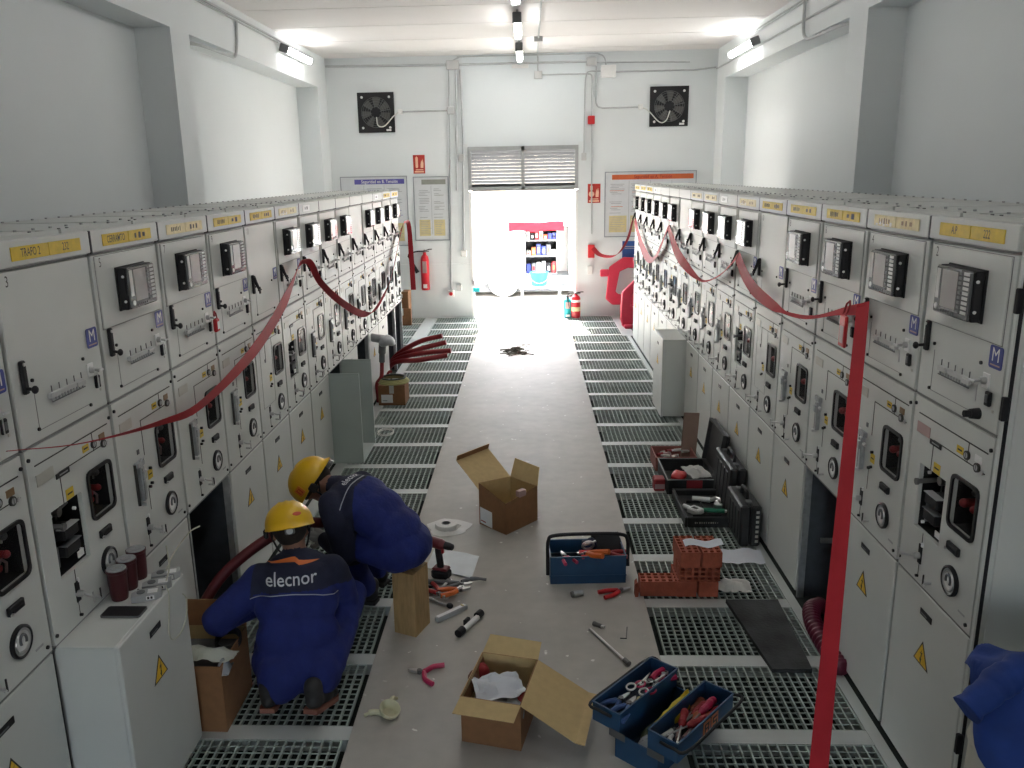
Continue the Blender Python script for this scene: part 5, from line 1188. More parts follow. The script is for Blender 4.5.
t = thing('cardboard_sheet', 'brown cardboard panel leaning by the open black case lid', 'panel', (1.36, 6.80, .02), 0, rot=(math.radians(-6), math.radians(6), .25)); b = MB(); b.cbox(-.09, .05, -.006, .006, 0, .40, mat('brown panel', (.26, .17, .13), .8), .002); b.build('panel_body', t)

# ------------------------------------------------------------------ left row floor items
closed = closed_box('carton', 'brown carton with a white label under the cable coil, left row', (-1.495, 8.79, .001), .0, .29, .30, .22)
b = MB(); b.box(-.115, .01, -.1525, -.1515, .03, .12, white); b.box(-.10, -.05, -.1532, -.1525, .05, .056, ink); b.build('shipping_label', closed, smooth=0)
t = thing('cable_coil', 'coil of yellow-green cable on top of the labelled carton', 'cable coil', (-1.495, 8.79, .226)); yg = mat('yellow green cable', (.36, .34, .13), .5)
b = MB()
for k in range(4):
    b.tube([((.165-.012*k)*math.cos(a)*(1+.03*math.sin(3*a+k)), (.165-.012*k)*math.sin(a), .010+.014*k) for a in [2*PI*i/30 for i in range(30)]], .011, yg if k < 3 else mat('dark cable', (.04, .05, .035), .5), 6, closed=True)
b.build('coil', t)
def cable(name, label, pts, r, m, cat='cable', n=10, group=None):
    b = MB(); b.tube(bez(pts, 6), r, m, n); o = b.build(name, None, 60); return tag(o, label, cat, group)
cred = mat('red power cable', (.24, .018, .022), .45, var=.08)
t = thing('cable_termination', 'grey elbow connector wrapped in plastic on an upright red cable', 'cable', (-1.615, 8.74, 0))
b = MB(); b.tube(bez([(-.05, .04, -.10), (-.052, .02, .1), (-.05, .0, .22), (.0, 0, .3), (.015, 0, .46)]), .022, cred, 10); b.build('power_cable', t)
b = MB(); b.tube(bez([(.015, 0, .46), (.02, 0, .55), (.03, 0, .66), (.03, -.01, .72)]), [.032]*7+[.04]*12, dgrey, 12); b.tube([(-.09, 0, .735), (.10, 0, .70)], [.045, .05], grey, 12); b.build('elbow_connector', t)
o = lump('plastic_wrap', '', '', (0, 0, 0), (.11, .065, .06), mat('white plastic film', (.62, .64, .66), .3, alpha=.8, bump=.6, bscale=30), .5, 3); o.parent = t; o.location = (.075, -.01, .70)
for k in ('label', 'category'): del o[k]
cable('power_cable', 'lower red cable end leaning out from behind the yellow-green coil', [(-1.60, 8.95, -.05), (-1.62, 8.98, .15), (-1.58, 8.98, .28), (-1.54, 8.99, .30)], .016, cred)
RC = [(-1.75, 10.0, .12)]
for i, (tip, mid, lb) in enumerate((((-1.06, 9.9, .52), (-1.35, 9.95, .44), 'uppermost red cable end poking out of the far left hole'), ((-1.0, 9.75, .47), (-1.33, 9.8, .38), 'second red cable end poking out of the far left hole'), ((-.93, 9.6, .40), (-1.28, 9.65, .36), 'longest red cable end, nearest the walkway, from the far left hole'), ((-.97, 9.55, .355), (-1.30, 9.55, .30), 'lowest red cable end poking out of the far left hole'))):
    cable('power_cable', lb, [(-1.85, 10.30-.07*i, -.05-.02*i), (-1.68, 10.16-.075*i, .19+.015*(2-i)), mid, tip], .030, cred)
t = thing('cable_ring', 'small ring of white cable lying on the left grating', 'cable', (-1.40, 7.64, 0)); b = MB(); b.tube([(.075*math.cos(a), .10*math.sin(a), .006) for a in [2*PI*i/26 for i in range(26)]], .006, cab_l, 6, closed=True); b.tube([(.075*math.cos(a), .10*math.sin(a)+.01, .017) for a in [2*PI*i/26 for i in range(26)]], .005, cab_l, 6, closed=True); b.build('coil', t)
# on the near cable cover
ZT = .8055
mr = mat('burgundy plastic', (.055, .006, .009), .4)
for (x, y, lb) in ((-1.638, 2.943, 'burgundy canister with a grey lid, nearest the phone'), (-1.640, 3.03, 'burgundy canister between two others on the cable cover'), (-1.642, 3.12, 'burgundy canister farthest back on the cable cover')):
    t = thing('canister', lb, 'canister', (x, y, ZT), group='burgundy canisters')
    part('canister_body', 'canb', lambda b: b.lathe([(.001, 0), (.031, 0), (.034, .02), (.038, .115), (.040, .118), (.040, .128), (.036, .128)], (0, 0, 0), n=20, m=mr), t)
    part('lid', 'canl', lambda b: b.lathe([(.037, .126), (.036, .132), (.022, .130), (.020, .134), (.001, .134)], (0, 0, 0), n=20, m=galv), t)
t = thing('smartphone', 'black smartphone lying on the near cable cover', 'phone', (-1.568, 2.83, ZT), 0); b = MB(); b.prism(rr(0, 0, .155, .078, .010), (0, 0, 0), (1, 0, 0), (0, 1, 0), (0, 0, .007), dgrey); b.build('phone_body', t); b = MB(); b.prism(rr(0, 0, .148, .072, .008), (0, 0, .007), (1, 0, 0), (0, 1, 0), (0, 0, .001), blackg); b.build('screen', t)
for (x, y, lb) in ((-1.53, 2.945, 'grey tape dispenser with a white label, nearest the phone'), (-1.525, 3.03, 'grey tape dispenser in the middle of three'), (-1.525, 3.115, 'grey tape dispenser farthest from the phone')):
    t = thing('tape_dispenser', lb, 'tape dispenser', (x, y, ZT), .35, 'grey tape dispensers')
    part('dispenser_body', 'tdb', lambda b: (b.prism([(-.055, -.03), (.035, -.03), (.055, -.01), (.055, .03), (-.03, .03), (-.055, .005)], (0, 0, 0), (1, 0, 0), (0, 1, 0), (0, 0, .028), grey), b.cyl((-.02, 0, .028), (-.02, 0, .031), .016, m=dgrey)), t)
    part('paper_label', 'tdl', lambda b: (b.box(.005, .042, -.018, .018, .028, .0285, white), b.box(.0, .03, -.0306, -.030, .006, .022, white), b.box(.004, .012, -.0312, -.0306, .009, .019, ink), b.box(.016, .024, -.0312, -.0306, .009, .019, ink)), t)
for (x, y, lb) in ((-1.585, 2.99, 'small black screw near the front canister'), (-1.575, 3.10, 'small black screw near the middle canister')):
    t = thing('screw', lb, 'screw', (x, y, ZT)); b = MB(); b.cyl((0, 0, 0), (0, 0, .004), .009, m=black, n=8); b.cyl((0, 0, .004), (0, 0, .014), .004, m=black, n=8); b.build('screw_body', t, 30)
fl = mat('pale cord', (.50, .50, .40), .5)
cable('label_strip', 'thin pale cord looping over the edge of the cable cover', [(-1.53, 3.16, .93), (-1.50, 3.10, .86), (-1.485, 3.02, .826), (-1.462, 2.99, .80), (-1.4615, 2.97, .72), (-1.461, 2.95, .66), (-1.461, 2.97, .605), (-1.461, 3.05, .59), (-1.461, 3.12, .63), (-1.461, 3.135, .70), (-1.461, 3.11, .735)], .0028, fl, 'cord', 6)
cable('label_strip', 'pale cord tail standing up behind the tape dispensers', [(-1.53, 3.12, .826), (-1.50, 3.17, .90), (-1.46, 3.24, .955), (-1.43, 3.28, .965)], .003, fl, 'cord', 6)
# brown box beside the crouching worker
A, B_ = V((-1.665, 3.205, 0)), V((-1.375, 3.2, 0)); s = V((.0, .35, 0)); C_, D = B_+s, A+s; h = .33
t, c, Bq = open_box('cardboard_box', 'open brown box of fittings between the cable cover and the crouching worker', [A, B_, C_, D], [h]*4)
flap(t, c, [Z(D, h), Z(C_, h), Z(C_, h)+V((0, .03, .12)), Z(D, h)+V((0, .03, .12))], inner=False)
crumple('plastic_bag', 'pale plastic strip bag lying across the brown box of fittings', 'bag', (-1.48, 3.30, .325), .14, .05, .03, mat('pale strip', (.40, .42, .36), .4), 6, -.15, 12, .02, .003)
crumple('plastic_bag', 'clear bag hanging over the right edge of the brown box', 'bag', (-1.385, 3.255, .27), .03, .05, .03, plast, 7, 0, 10, .06)
t = thing('cable_coil', 'small black cable coil inside the brown box of fittings', 'cable coil', (-1.43, 3.45, .30)); b = MB()
for k in range(3): b.tube([(.055*math.cos(a), .055*math.sin(a), .012*k+.02*math.sin(a)) for a in [2*PI*i/20 for i in range(20)]], .007, black, 6, closed=True)
b.build('coil', t)
tag(MB().cbox(-1.655, -1.385, 3.215, 3.54, .004, .27, dgrey, .01).build('parts_bundle'), 'dark packed fittings filling the brown box', 'fittings')
# red cable handled by the two workers
cable('power_cable', 'thick dark red cable rising from the left cable hole to the two workers', [(-2.1, 3.7, -.05), (-1.85, 3.66, .12), (-1.66, 3.68, .33), (-1.56, 3.78, .475), (-1.40, 3.92, .585), (-1.24, 4.05, .635), (-1.13, 4.15, .60)], .028, mat('dark red cable', (.10, .008, .012), .55))
# drum with the blue jacket
drum = mat('pale drum', (.42, .40, .34), .6); DR = .13
t = thing('drum', 'pale plastic drum at the right edge under the blue jacket', 'drum', (1.52, 2.32, 0)); b = MB(); b.lathe([(.001, 0), (DR-.01, 0), (DR, .02), (DR, .30), (DR+.007, .32), (DR, .34), (DR, .62), (DR+.007, .64), (DR, .66), (DR, .87), (DR-.01, .89), (.001, .89)], (0, 0, 0), n=30, m=drum); b.build('drum_body', t); b = MB(); b.lathe([(.001, .896), (DR+.004, .896), (DR+.007, .87), (DR+.002, .87)], (0, 0, 0), n=30, m=drum); b.build('lid', t)
jb = mat('jacket blue', (.008, .035, .19), .8, var=.2, scale=8, bump=.3, bscale=25)
t = thing('work_jacket', 'blue work jacket draped over the pale drum at the right edge', 'jacket', (1.52, 2.32, .902))
G = []; NA, NR = 60, 24
for i in range(NR):
    row = []
    for j in range(NA+1):
        a = math.radians(110)+math.radians(300)*j/NA; q = i/(NR-1)
        L = DR+.045+.25*max(0, min(1, math.sin(-a-.15)*1.25))+.04*noise.noise(V((math.cos(a)*2.5, math.sin(a)*2.5, 3)))
        s_ = q*L
        f = (.5*noise.noise(V((math.cos(a)*3, math.sin(a)*3, s_*4)))+.6*math.sin(a*5+s_*5))*.020*min(1, max(0, s_-.10)*5)
        R_ = DR+.012
        if s_ < R_: r, z = .01+s_*.97, .012+.05*math.exp(-((s_*math.cos(a)+.02)**2+(s_*math.sin(a)+.03)**2)/.006)+.010*noise.noise(V((math.cos(a)*s_*14, math.sin(a)*s_*14, 1)))
        else: k_ = s_-R_; r, z = R_+.006+.03*(1-math.exp(-k_*12)), .010-k_
        row.append(((r+f)*math.cos(a), (r+f)*math.sin(a), z))
    G.append(row)
b = MB(); b.sheet(G, .006, jb); b.build('jacket_body', t, 80)
b = MB(); Ps = bez([(.06, -.04, .035), (-.04, -.065, .05), (-.12, -.09, .038), (-.19, -.12, .005), (-.25, -.14, -.035)], 7); n_ = len(Ps)
b.tube(Ps, [.056+.012*noise.noise(V((i*.45, 2, 0)))-.016*(i/n_) for i in range(n_)], jb, 18); b.v = [p+V((noise.noise(p*22), noise.noise(p*22+V((7, 0, 0))), noise.noise(p*22+V((0, 7, 0)))))*.006 for p in b.v]; b.build('sleeve', t, 80)
# ------------------------------------------------------------------ the two workers
from mathutils.bvhtree import BVHTree
cblue = mat('work blue', (.007, .016, .125), .85, var=.15, scale=14, bump=.25, bscale=70)
cnavy = mat('work navy', (.010, .013, .036), .85, var=.15, scale=14, bump=.25, bscale=70)
skin = mat('skin', (.24, .115, .075), .5, var=.08, scale=20); hairm = mat('dark hair', (.014, .010, .008), .8, var=.4, scale=90)
hel = mat('helmet yellow', (.72, .43, .012), .32, var=.04); glv = mat('grey work glove', (.36, .37, .36), .8, var=.12, bump=.3); glb = mat('black work glove', (.03, .03, .032), .8, var=.2)
shoe = mat('black work shoe', (.016, .015, .015), .6, var=.3); sole = mat('shoe sole', (.20, .075, .05), .8, var=.15); pipg = mat('grey piping', (.40, .42, .46), .5)
def prim_mesh(prims):
    b = MB(); d = cblue
    for p in prims:
        if p[0] == 'c':
            a, q, r0, r1 = V(p[1]), V(p[2]), p[3], p[4]; b.cyl(a, q, r0, r1, 16, d); b.ell(a, (r0,)*3, d, None, 16, 10); b.ell(q, (r1,)*3, d, None, 16, 10)
        else: b.ell(p[1], p[2], d, Euler(p[3]).to_matrix() if p[3] else None, 22, 14)
    return b
def dist(prims, X):
    D = []
    for p in prims:
        if p[0] == 'c':
            a, q = np.array(p[1]), np.array(p[2]); e = q-a; t = np.clip(((X-a)@e)/(e@e+1e-9), 0, 1); D.append(np.linalg.norm(X-(a+t[:, None]*e), axis=1)-(p[3]+(p[4]-p[3])*t))
        else:
            R = np.array(Euler(p[3]).to_matrix()) if p[3] else np.eye(3); L = (X-np.array(p[1]))@R; r = np.array(p[2]); k = np.linalg.norm(L/r, axis=1); D.append((k-1)*r.min())
    return np.array(D)
def remesh(name, prims, voxel, mats, parent, smooth=6, fold=0., recol=None):
    me = prim_mesh(prims).mesh('tmp'); o = bpy.data.objects.new('tmp', me); COL.objects.link(o)
    m = o.modifiers.new('r', 'REMESH'); m.mode = 'VOXEL'; m.voxel_size = voxel
    s = o.modifiers.new('s', 'SMOOTH'); s.factor = .5; s.iterations = smooth
    dg = bpy.context.evaluated_depsgraph_get(); dg.update(); me2 = bpy.data.meshes.new_from_object(o.evaluated_get(dg)); bpy.data.objects.remove(o)
    if fold:
        for v, n in zip(me2.vertices, [v.normal.copy() for v in me2.vertices]):
            q = v.co; k = noise.noise(q*9)*.6+noise.noise(V((q.x*22, q.y*22, q.z*11)))*.4
            w_ = fold if v.co.z < 9 else 0
            v.co += n*k*w_*(1 if recol is None or recol[1](q) else .1)
    C = np.array([p.center[:] for p in me2.polygons]); D = dist(prims, C); idx = D.argmin(0)
    me2.materials.clear()
    for q in mats: me2.materials.append(q)
    mi = [prims[i][5 if prims[i][0] == 'c' else 4] for i in idx]
    if recol: mi = [recol[0](V(c), k) for c, k in zip(C, mi)]
    me2.polygons.foreach_set('material_index', mi); me2.polygons.foreach_set('use_smooth', [True]*len(me2.polygons)); me2.name = name; me2.update()
    o = bpy.data.objects.new(name, me2); COL.objects.link(o); o.parent = parent; return o
def bvh(o): return BVHTree.FromPolygons([v.co.copy() for v in o.data.vertices], [tuple(p.vertices) for p in o.data.polygons])
def on(bv, p, d, off):
    h = bv.ray_cast(V(p), V(d))
    if h[0]: return h[0]-V(d).normalized()*off
    h = bv.find_nearest(V(p)+V(d).normalized()*((V(p)).length)); return h[0]+h[1]*off
def fine_text(s, cuts=3):
    vs, fs = text_geo(s); bm = bmesh.new(); vv = [bm.verts.new(p) for p in vs]
    for f in fs:
        try: bm.faces.new([vv[i] for i in f])
        except ValueError: pass
    bmesh.ops.triangulate(bm, faces=bm.faces[:])
    for k in range(cuts): bmesh.ops.subdivide_edges(bm, edges=[e for e in bm.edges if e.calc_length() > .12], cuts=1, use_grid_fill=True); bmesh.ops.triangulate(bm, faces=[f for f in bm.faces if len(f.verts) > 3])
    bm.verts.index_update(); r = [tuple(v.co) for v in bm.verts], [tuple(v.index for v in f.verts) for f in bm.faces]; bm.free(); return r
def cap(a, b, r0, r1, m): return ('c', tuple(a), tuple(b), r0, r1, m)
def eli(c, r, m, rot=None): return ('e', tuple(c), tuple(r), rot, m)
def head_prims(M, s=1.):
    # head in its own frame: +x face, z up; returns prims in world space
    R3 = M.to_3x3(); T = lambda p: tuple(M @ V(p)); eu = tuple(R3.to_euler())
    return [eli(T((-.010, 0, .03)), (.098, .076, .095), 1, eu), eli(T((.028, 0, -.045)), (.062, .055, .062), 1, eu), eli(T((.075, 0, -.082)), (.022, .026, .018), 1, eu),
            cap(T((.082, 0, .0)), T((.105, 0, -.03)), .010, .015, 1), eli(T((.085, 0, -.058)), (.013, .024, .010), 1, eu), eli(T((.075, 0, .022)), (.022, .055, .016), 1, eu),
            eli(T((-.008, .078, -.012)), (.022, .010, .034), 1, eu), eli(T((-.008, -.078, -.012)), (.022, .010, .034), 1, eu)]
def helmet(par, M, emblem, dz=-.018):
    t = bpy.data.objects.new('helmet', None); COL.objects.link(t); t.parent = par; t.matrix_basis = M @ Matrix.Scale(.95, 4) @ Matrix.Translation((0, 0, dz))
    b = MB(); n, k = 40, 12; G = []
    for i in range(k+1):
        th = PI/2*i/k; row = []
        for j in range(n+1):
            a = 2*PI*j/n; x, y, z = .142*math.cos(a), .118*math.sin(a), .118
            cs = math.cos(th)**.85; q = [x*cs, y*cs, z*math.sin(th)]
            rg = .005*sum(math.exp(-((q[1]-yy)/.008)**2) for yy in (-.035, 0, .035))*min(1, math.sin(th)*2)
            row.append((q[0], q[1], q[2]+rg+.03))
        G.append(row)
    rim = [[(p[0]*(1+.05)+.055*max(0, math.cos(2*PI*j/n))**3+(-.02 if math.cos(2*PI*j/n) < -.6 else 0), p[1]*1.04, .018-.012*max(0, math.cos(2*PI*j/n))-.012*max(0, -math.cos(2*PI*j/n))) for j, p in enumerate(G[0])]]
    b.sheet((rim+G)[::-1], .004, hel); o = b.build('shell', t, 50)
    b = MB(); b.lathe([(.103, -.005), (.107, .02), (.104, .035)], (0, 0, 0), n=30, m=black); b.v = [V((p.x*1.12, p.y*.94, p.z)) for p in b.v]; b.build('headband', t)
    b = MB(); b.cbox(-.150, -.118, -.025, .025, -.02, .012, dgrey, .006); b.cyl((-.15, 0, -.004), (-.165, 0, -.004), .016, m=grey); b.build('ratchet_knob', t)
    b = MB()
    for s in (-1, 1): b.tube(bez([(.02, s*.10, .01), (.015, s*.088, -.04), (.035, s*.06, -.10), (.05, 0, -.115)]), .005, black, 6); b.tube([(-.06, s*.09, .01), (.012, s*.088, -.045)], .004, black, 6)
    b.build('chin_strap', t)
    for c, nrm, kind in emblem:
        c = V(c); nrm = V(nrm).normalized(); x, y, _ = frame(nrm); x, y = (V((0, 0, 1)).cross(nrm)).normalized(), None; y = nrm.cross(x)
        b = MB(); er = mat('emblem red', (.55, .06, .02), .4)
        if kind == 'sq':
            b.prism(rr(0, 0, .05, .055, .006), c, x, y, nrm*.004, mat('emblem orange', (.68, .22, .03), .4))
            for q in ((-.014, -.006, -.018, .018), (-.006, .0, .012, .018), (.006, .014, -.018, .018), (-.0, .006, -.018, -.012)): b.prism([(q[0], q[2]), (q[1], q[2]), (q[1], q[3]), (q[0], q[3])], c+nrm*.004, x, y, nrm*.001, er)
        else: b.prism([(.022*math.cos(2*PI*i/18), .010*math.sin(2*PI*i/18)) for i in range(18)], c, x, y, nrm*.004, er)
        b.build('emblem', t)
    # ear defender clips at the side
    b = MB()
    b.cbox(-.03, .02, .108, .132, -.02, .03, black, .008); b.build('side_clip', t)
    return t
def hair(par, M):
    b = MB(); b.ell((-.016, 0, .02), (.100, .084, .100), hairm, None, 26, 18); b.v = [p+V((noise.noise(p*60), noise.noise(p*60+V((5, 0, 0))), noise.noise(p*60+V((0, 5, 0)))))*.003 for p in b.v]
    keep = [f for f in b.f if sum((b.v[i].x for i in f))/len(f) < .045 and sum((b.v[i].z for i in f))/len(f) > -.075-.5*min(0, sum((b.v[i].x for i in f))/len(f)+.03)*0]
    b.m = [0]*len(keep); b.f = keep; o = b.build('hair', par, 80); o.matrix_basis = M
def eyes(par, M):
    for s in (-1, 1):
        b = MB(); b.ell((.075, s*.031, .004), (.012, .013, .010), white, None, 12, 8); b.ell((.084, s*.031, .003), (.004, .005, .005), hairm, None, 10, 6); o = b.build('eye', par, 60); o.matrix_basis = M
def hand(par, name, wrist, dirv, palm_n, thumb_side, m, curl=.9):
    # hand pointing along dirv, palm facing palm_n
    x = V(dirv).normalized(); z = -V(palm_n); z = (z-x*z.dot(x)).normalized(); y = z.cross(x)*thumb_side; O = V(wrist)
    P = lambda a, b_, c: tuple(O+x*a+y*b_+z*c)
    pr = [cap(P(-.03, 0, 0), P(.02, 0, 0), .030, .028, 0), cap(P(.02, .018, 0), P(.075, .026, 0), .020, .018, 0), cap(P(.02, 0, 0), P(.082, .004, .0), .020, .019, 0), cap(P(.02, -.016, 0), P(.078, -.024, 0), .019, .016, 0)]
    for yy, L, r in ((.032, .072, .0095), (.011, .080, .010), (-.011, .074, .0095), (-.031, .058, .0085)):
        p = V(P(.083, yy, .0)); a = .35
        for k, f in enumerate((.45, .32, .26)):
            a += curl*(.5, .8, .6)[k]; d = x*math.cos(a)-z*math.sin(a); q = p+d*L*f; pr.append(cap(p, q, r*(1-.06*k), r*(.94-.06*k), 0)); p = q
    p = V(P(.022, .030, -.006)); 
    for dv, L, r in ((x*.55+y*.75-z*.35, .038, .013), (x*.85+y*.25-z*.5, .030, .0115), (x*.9-y*.1-z*.5, .024, .0105)):
        q = p+dv.normalized()*L; pr.append(cap(p, q, r, r*.92, 0)); p = q
    return remesh(name, pr, .0042, [m], par, 2)
def shoe_mesh(par, heel, toe, upv, sole_m=sole):
    h, t_ = V(heel), V(toe); x = (t_-h).normalized(); z = (V(upv)-x*V(upv).dot(x)).normalized(); y = z.cross(x); L = (t_-h).length
    b = MB(); prof = [(-.0, .034), (.03, .040), (.10, .040), (.17, .047), (.22, .044), (.255, .028), (.27, .010)]; k = L/.27
    out = [(a*k, w_*1.0) for a, w_ in prof]; poly = [(a, -w_) for a, w_ in out]+[(a, w_) for a, w_ in out[::-1]]
    b.prism(poly, h, x, y, z*.022, sole_m); o = b.build('sole', None, 40)
    pr = [eli(h+x*.05*k+z*.055, (.055, .040, .045), 0, tuple(Matrix((x, y, z)).transposed().to_euler())), eli(h+x*.14*k+z*.045, (.09, .042, .036), 0, tuple(Matrix((x, y, z)).transposed().to_euler())), eli(h+x*.205*k+z*.038, (.055, .043, .028), 0, tuple(Matrix((x, y, z)).transposed().to_euler())), cap(h+x*.045*k+z*.06, h+x*.03*k+z*.115, .042, .044, 0)]
    s = remesh('shoe', pr, .007, [shoe], par, 3); o.parent = s; return s

# --- worker crouching with his back to the camera
t = thing('person', 'person in blue workwear crouching with his back to the camera, yellow helmet tilted down', 'person', (-1.10, 3.42, 0)); INV = Matrix.Translation(-V(t.location))
base = V(t.location)
def W2(p): return V(p)-base
fdir = V((-.28, .96, 0)).normalized(); rdir = V((.96, .28, 0))
def shift(prims):
    o = []
    for p in prims: o.append((p[0], tuple(W2(p[1])), tuple(W2(p[2])) if p[0] == 'c' else p[2], *p[3:]))
    return o
hp = V((-1.095, 3.43, .205)); HM1 = Matrix.Translation(W2((-1.17, 3.70, .76))) @ fdir.to_track_quat('X', 'Z').to_matrix().to_4x4() @ Matrix.Rotation(math.radians(24), 4, 'Y') @ Matrix.Rotation(math.radians(-4), 4, 'X')
pr = [eli(hp+rdir*.0, (.18, .14, .135), 0, (0, 0, .28)), eli(hp-rdir*.085-fdir*.03+V((0, 0, -.03)), (.115, .13, .13), 0, (0, 0, .28)), eli(hp+rdir*.085-fdir*.03+V((0, 0, -.03)), (.115, .13, .13), 0, (0, 0, .28)),
      eli((-1.105, 3.475, .33), (.195, .125, .14), 0, (-.25, 0, .28)), eli((-1.115, 3.535, .45), (.200, .125, .14), 0, (-.3, 0, .28)), eli((-1.12, 3.60, .553), (.20, .11, .10), 0, (-.3, 0, .28)),
      cap((-1.28, 3.575, .56), (-.97, 3.66, .57), .076, .076, 0), eli((-1.13, 3.635, .60), (.15, .085, .085), 0, (-.3, 0, .28)), cap((-1.13, 3.62, .59), (-1.145, 3.66, .66), .075, .058, 0), cap((-1.14, 3.65, .635), (-1.155, 3.69, .73), .055, .055, 1),
      cap((-1.295, 3.58, .555), (-1.475, 3.47, .405), .082, .078, 0), cap((-1.475, 3.47, .405), (-1.34, 3.60, .395), .070, .047, 0),
      cap((-.96, 3.66, .56), (-.925, 3.74, .385), .076, .062, 0), cap((-.925, 3.74, .385), (-1.04, 3.87, .45), .060, .042, 0),
      cap((-1.21, 3.45, .20), (-1.29, 3.80, .34), .115, .075, 0), cap((-1.29, 3.80, .34), (-1.215, 3.38, .13), .070, .055, 0),
      cap((-.99, 3.48, .20), (-.92, 3.84, .34), .115, .075, 0), cap((-.92, 3.84, .34), (-.975, 3.36, .14), .070, .055, 0)]
PR1 = shift(pr)+[p for p in head_prims(HM1)]
zl = lambda p: .556-.9*((p.x+.03)**2)+.03*p.x
def rc1(c, k):
    if k != 0: return k
    if c.z > zl(c) and c.z > .35 and c.x > -.215: return 2
    return 0
bd1 = remesh('body', PR1, .0095, [cblue, skin, cnavy], t, 7, .011, (rc1, lambda q: q.z < .62))
hair(t, HM1); eyes(t, HM1); helmet(t, HM1 @ Matrix.Translation((.008, 0, .012)), [((-.125, -.045, .075), (-.85, -.3, .4), 'oval')])
bv1 = bvh(bd1); vd = V((-.2, 1, -.12)).normalized()
def proj1(x, z): return on(bv1, V((x, 0, z))-vd*1.5, vd, .004)
b = MB(); pts = [proj1(-.205+.41*i/24, zl(V((-.205+.41*i/24, 0, 0)))-.004) for i in range(25)]; pts = [p for p in pts if p]; b.tube(pts, .0022, pipg, 6); b.build('piping', t)
vs, fs = fine_text('elecnor'); b = MB(); wt = mat('logo white', (.62, .63, .66), .6); b.add([(0, 0, 0)], [], wt)
cx0, cz0, S = -.008, .608, .092; P = []
for p in vs:
    x = cx0+p[0]*S*.86; z = cz0+p[1]*S*.92+.03*(x-cx0); P.append(proj1(x, z) or V((x, .1, z)))
b = MB(); b.add(P, fs, wt); b.build('logo_lettering', t, 0)
b = MB(); og = mat('logo orange', (.70, .16, .03), .5); n = 14; up_, dn = [], []
for i in range(n+1):
    u = i/n; x = cx0-.135+.27*u; th = .022*min(1, u*1.7)*(1-max(0, u-.55)/.45)**.8; z = cz0+.053+.03*(x-cx0)+.022*math.sin(min(1, u*1.4)*PI*.6)-(.012 if u > .58 else 0)-.010*max(0, u-.5)
    up_.append(proj1(x, z+th*.5)); dn.append(proj1(x, z-th*.5))
b.add(up_+dn, [(i, n+1+i, n+2+i, i+1) for i in range(n)], og); b.build('logo_flash', t, 0)
hand(t, 'glove', W2((-1.335, 3.605, .39)), (.1, .85, -.45), (0, -.4, -1), -1, glb, .9)
hand(t, 'glove', W2((-1.045, 3.875, .452)), (-.35, .9, .25), (-.3, .1, -1), 1, glb, .9)
shoe_mesh(t, W2((-1.0, 3.225, .075)), W2((-.945, 3.45, .012)), (0, .3, 1)); shoe_mesh(t, W2((-1.205, 3.25, .06)), W2((-1.22, 3.49, .012)), (0, .3, 1))

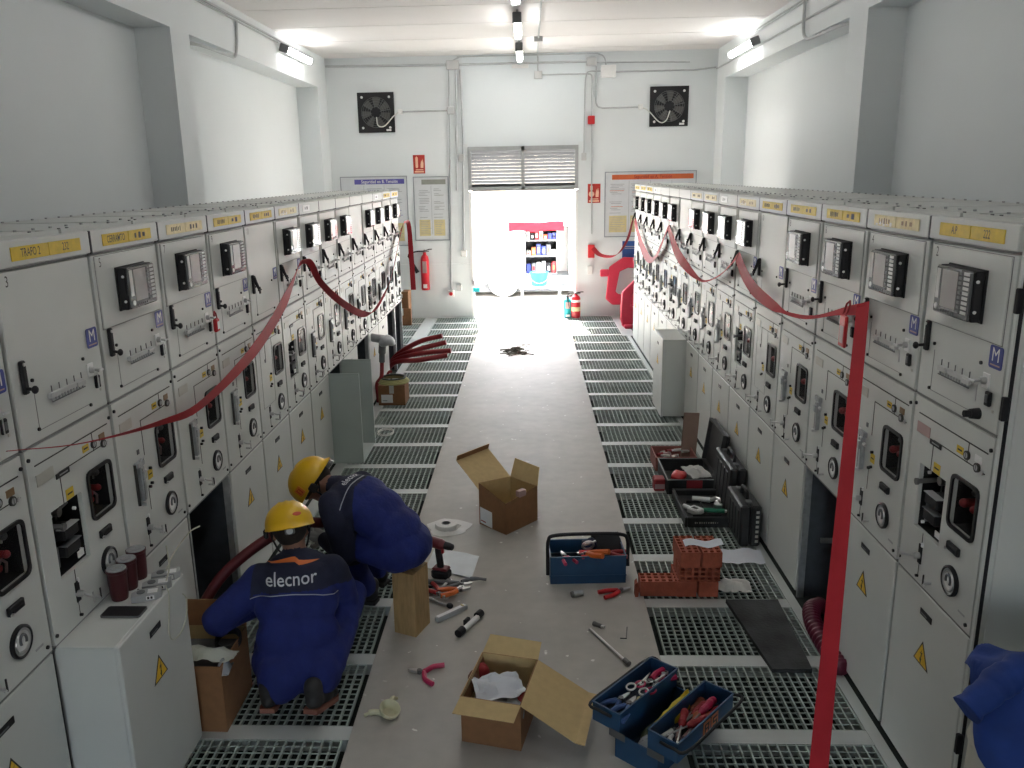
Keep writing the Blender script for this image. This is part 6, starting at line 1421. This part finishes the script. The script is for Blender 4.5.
# --- worker seated on the wooden block, bent forward, facing left
t = thing('person', 'person in blue workwear seated on a wooden block, bent forward, pale gloves', 'person', (-.66, 4.12, 0)); base = V(t.location)
fdir = V((-.93, .36, 0)).normalized(); rdir = V((.36, .93, 0))   # rdir points to his right (away from the camera)
hd = V((-.97, -.22, 0)).normalized()
HM2 = Matrix.Translation(W2((-1.205, 4.31, .785))) @ hd.to_track_quat('X', 'Z').to_matrix().to_4x4() @ Matrix.Rotation(math.radians(56), 4, 'Y') @ Matrix.Rotation(math.radians(6), 4, 'X')
az = math.atan2(fdir.y, fdir.x)
def tor(c, r, pitch): return eli(c, r, 0, tuple((Matrix.Rotation(az, 3, 'Z') @ Matrix.Rotation(pitch, 3, 'Y')).to_euler()))
pr = [tor((-.68, 4.13, .475), (.14, .175, .115), -.3), tor((-.735, 4.15, .55), (.14, .165, .135), -.75), tor((-.83, 4.19, .64), (.15, .178, .13), -.68), tor((-.925, 4.225, .705), (.13, .185, .115), -.55), tor((-.99, 4.25, .73), (.10, .17, .09), -.5),
      cap(V((-1.01, 4.26, .725))-rdir*.16, V((-1.01, 4.26, .725))+rdir*.16, .07, .07, 0), cap((-1.0, 4.25, .74), (-1.075, 4.27, .765), .075, .06, 0), cap((-1.05, 4.265, .755), (-1.165, 4.30, .775), .055, .054, 1),
      cap((-1.055, 4.10, .70), (-1.0, 4.07, .455), .078, .062, 0), cap((-1.0, 4.07, .455), (-1.135, 4.20, .475), .062, .046, 0),
      cap((-.95, 4.42, .71), (-1.04, 4.50, .46), .076, .060, 0), cap((-1.04, 4.50, .46), (-1.15, 4.38, .49), .058, .044, 0),
      cap((-.72, 4.06, .46), (-1.035, 4.20, .46), .105, .078, 0), cap((-1.035, 4.20, .46), (-.955, 4.345, .11), .075, .058, 0),
      cap((-.66, 4.24, .46), (-1.0, 4.50, .45), .105, .078, 0), cap((-1.0, 4.50, .45), (-.93, 4.58, .11), .075, .058, 0)]
PR2 = shift(pr)+head_prims(HM2)
lo = W2((-.945, 4.2, .72)); ax2 = V((-.72, .28, .63))
def rc2(c, k):
    if k != 0: return k
    return 2 if (c-lo).dot(V((-.93, .25, .25))) > 0 and c.z > .40 else (2 if c.x < -.28 and c.z > .33 else 0)
bd2 = remesh('body', PR2, .0095, [cblue, skin, cnavy], t, 7, .011, (rc2, lambda q: q.x > -.40))
hair(t, HM2); eyes(t, HM2); helmet(t, HM2 @ Matrix.Translation((.008, 0, .012)), [((.055, .109, .058), (.3, .9, .2), 'sq')], -.032)
bv2 = bvh(bd2)
b = MB(); pts = []
for i in range(14):
    v_ = -.17+.25*i/13; p = lo+V((0, 0, .5))+rdir*v_+V((.0, 0, 0)); q = on(bv2, p, (0, 0, -1), .003)
    if q: pts.append(q)
b.tube(pts, .003, pipg, 6); b.build('piping', t)
vs, fs = fine_text('elecnor'); P = []
tx = -rdir*0+V((-.36, -.93, 0))*-1
for p in vs:
    q = W2((-.985, 4.235, 1.4))+rdir*p[0]*.05+fdir*(p[1]*.06); h_ = on(bv2, q, (0, 0, -1), .004); P.append(h_ or V((q.x, q.y, .75)))
b = MB(); b.add(P, fs, wt); b.build('logo_lettering', t, 0)
hand(t, 'glove', W2((-1.14, 4.205, .478)), (-.75, .45, .15), (.2, .7, -.6), 1, glv, .8)
hand(t, 'glove', W2((-1.155, 4.375, .492)), (-.75, -.35, .15), (.1, -.6, -.7), -1, glv, .8)
shoe_mesh(t, W2((-.90, 4.36, .002)), W2((-1.155, 4.42, .002)), (0, 0, 1), shoe); shoe_mesh(t, W2((-.88, 4.58, .002)), W2((-1.12, 4.68, .002)), (0, 0, 1), shoe)
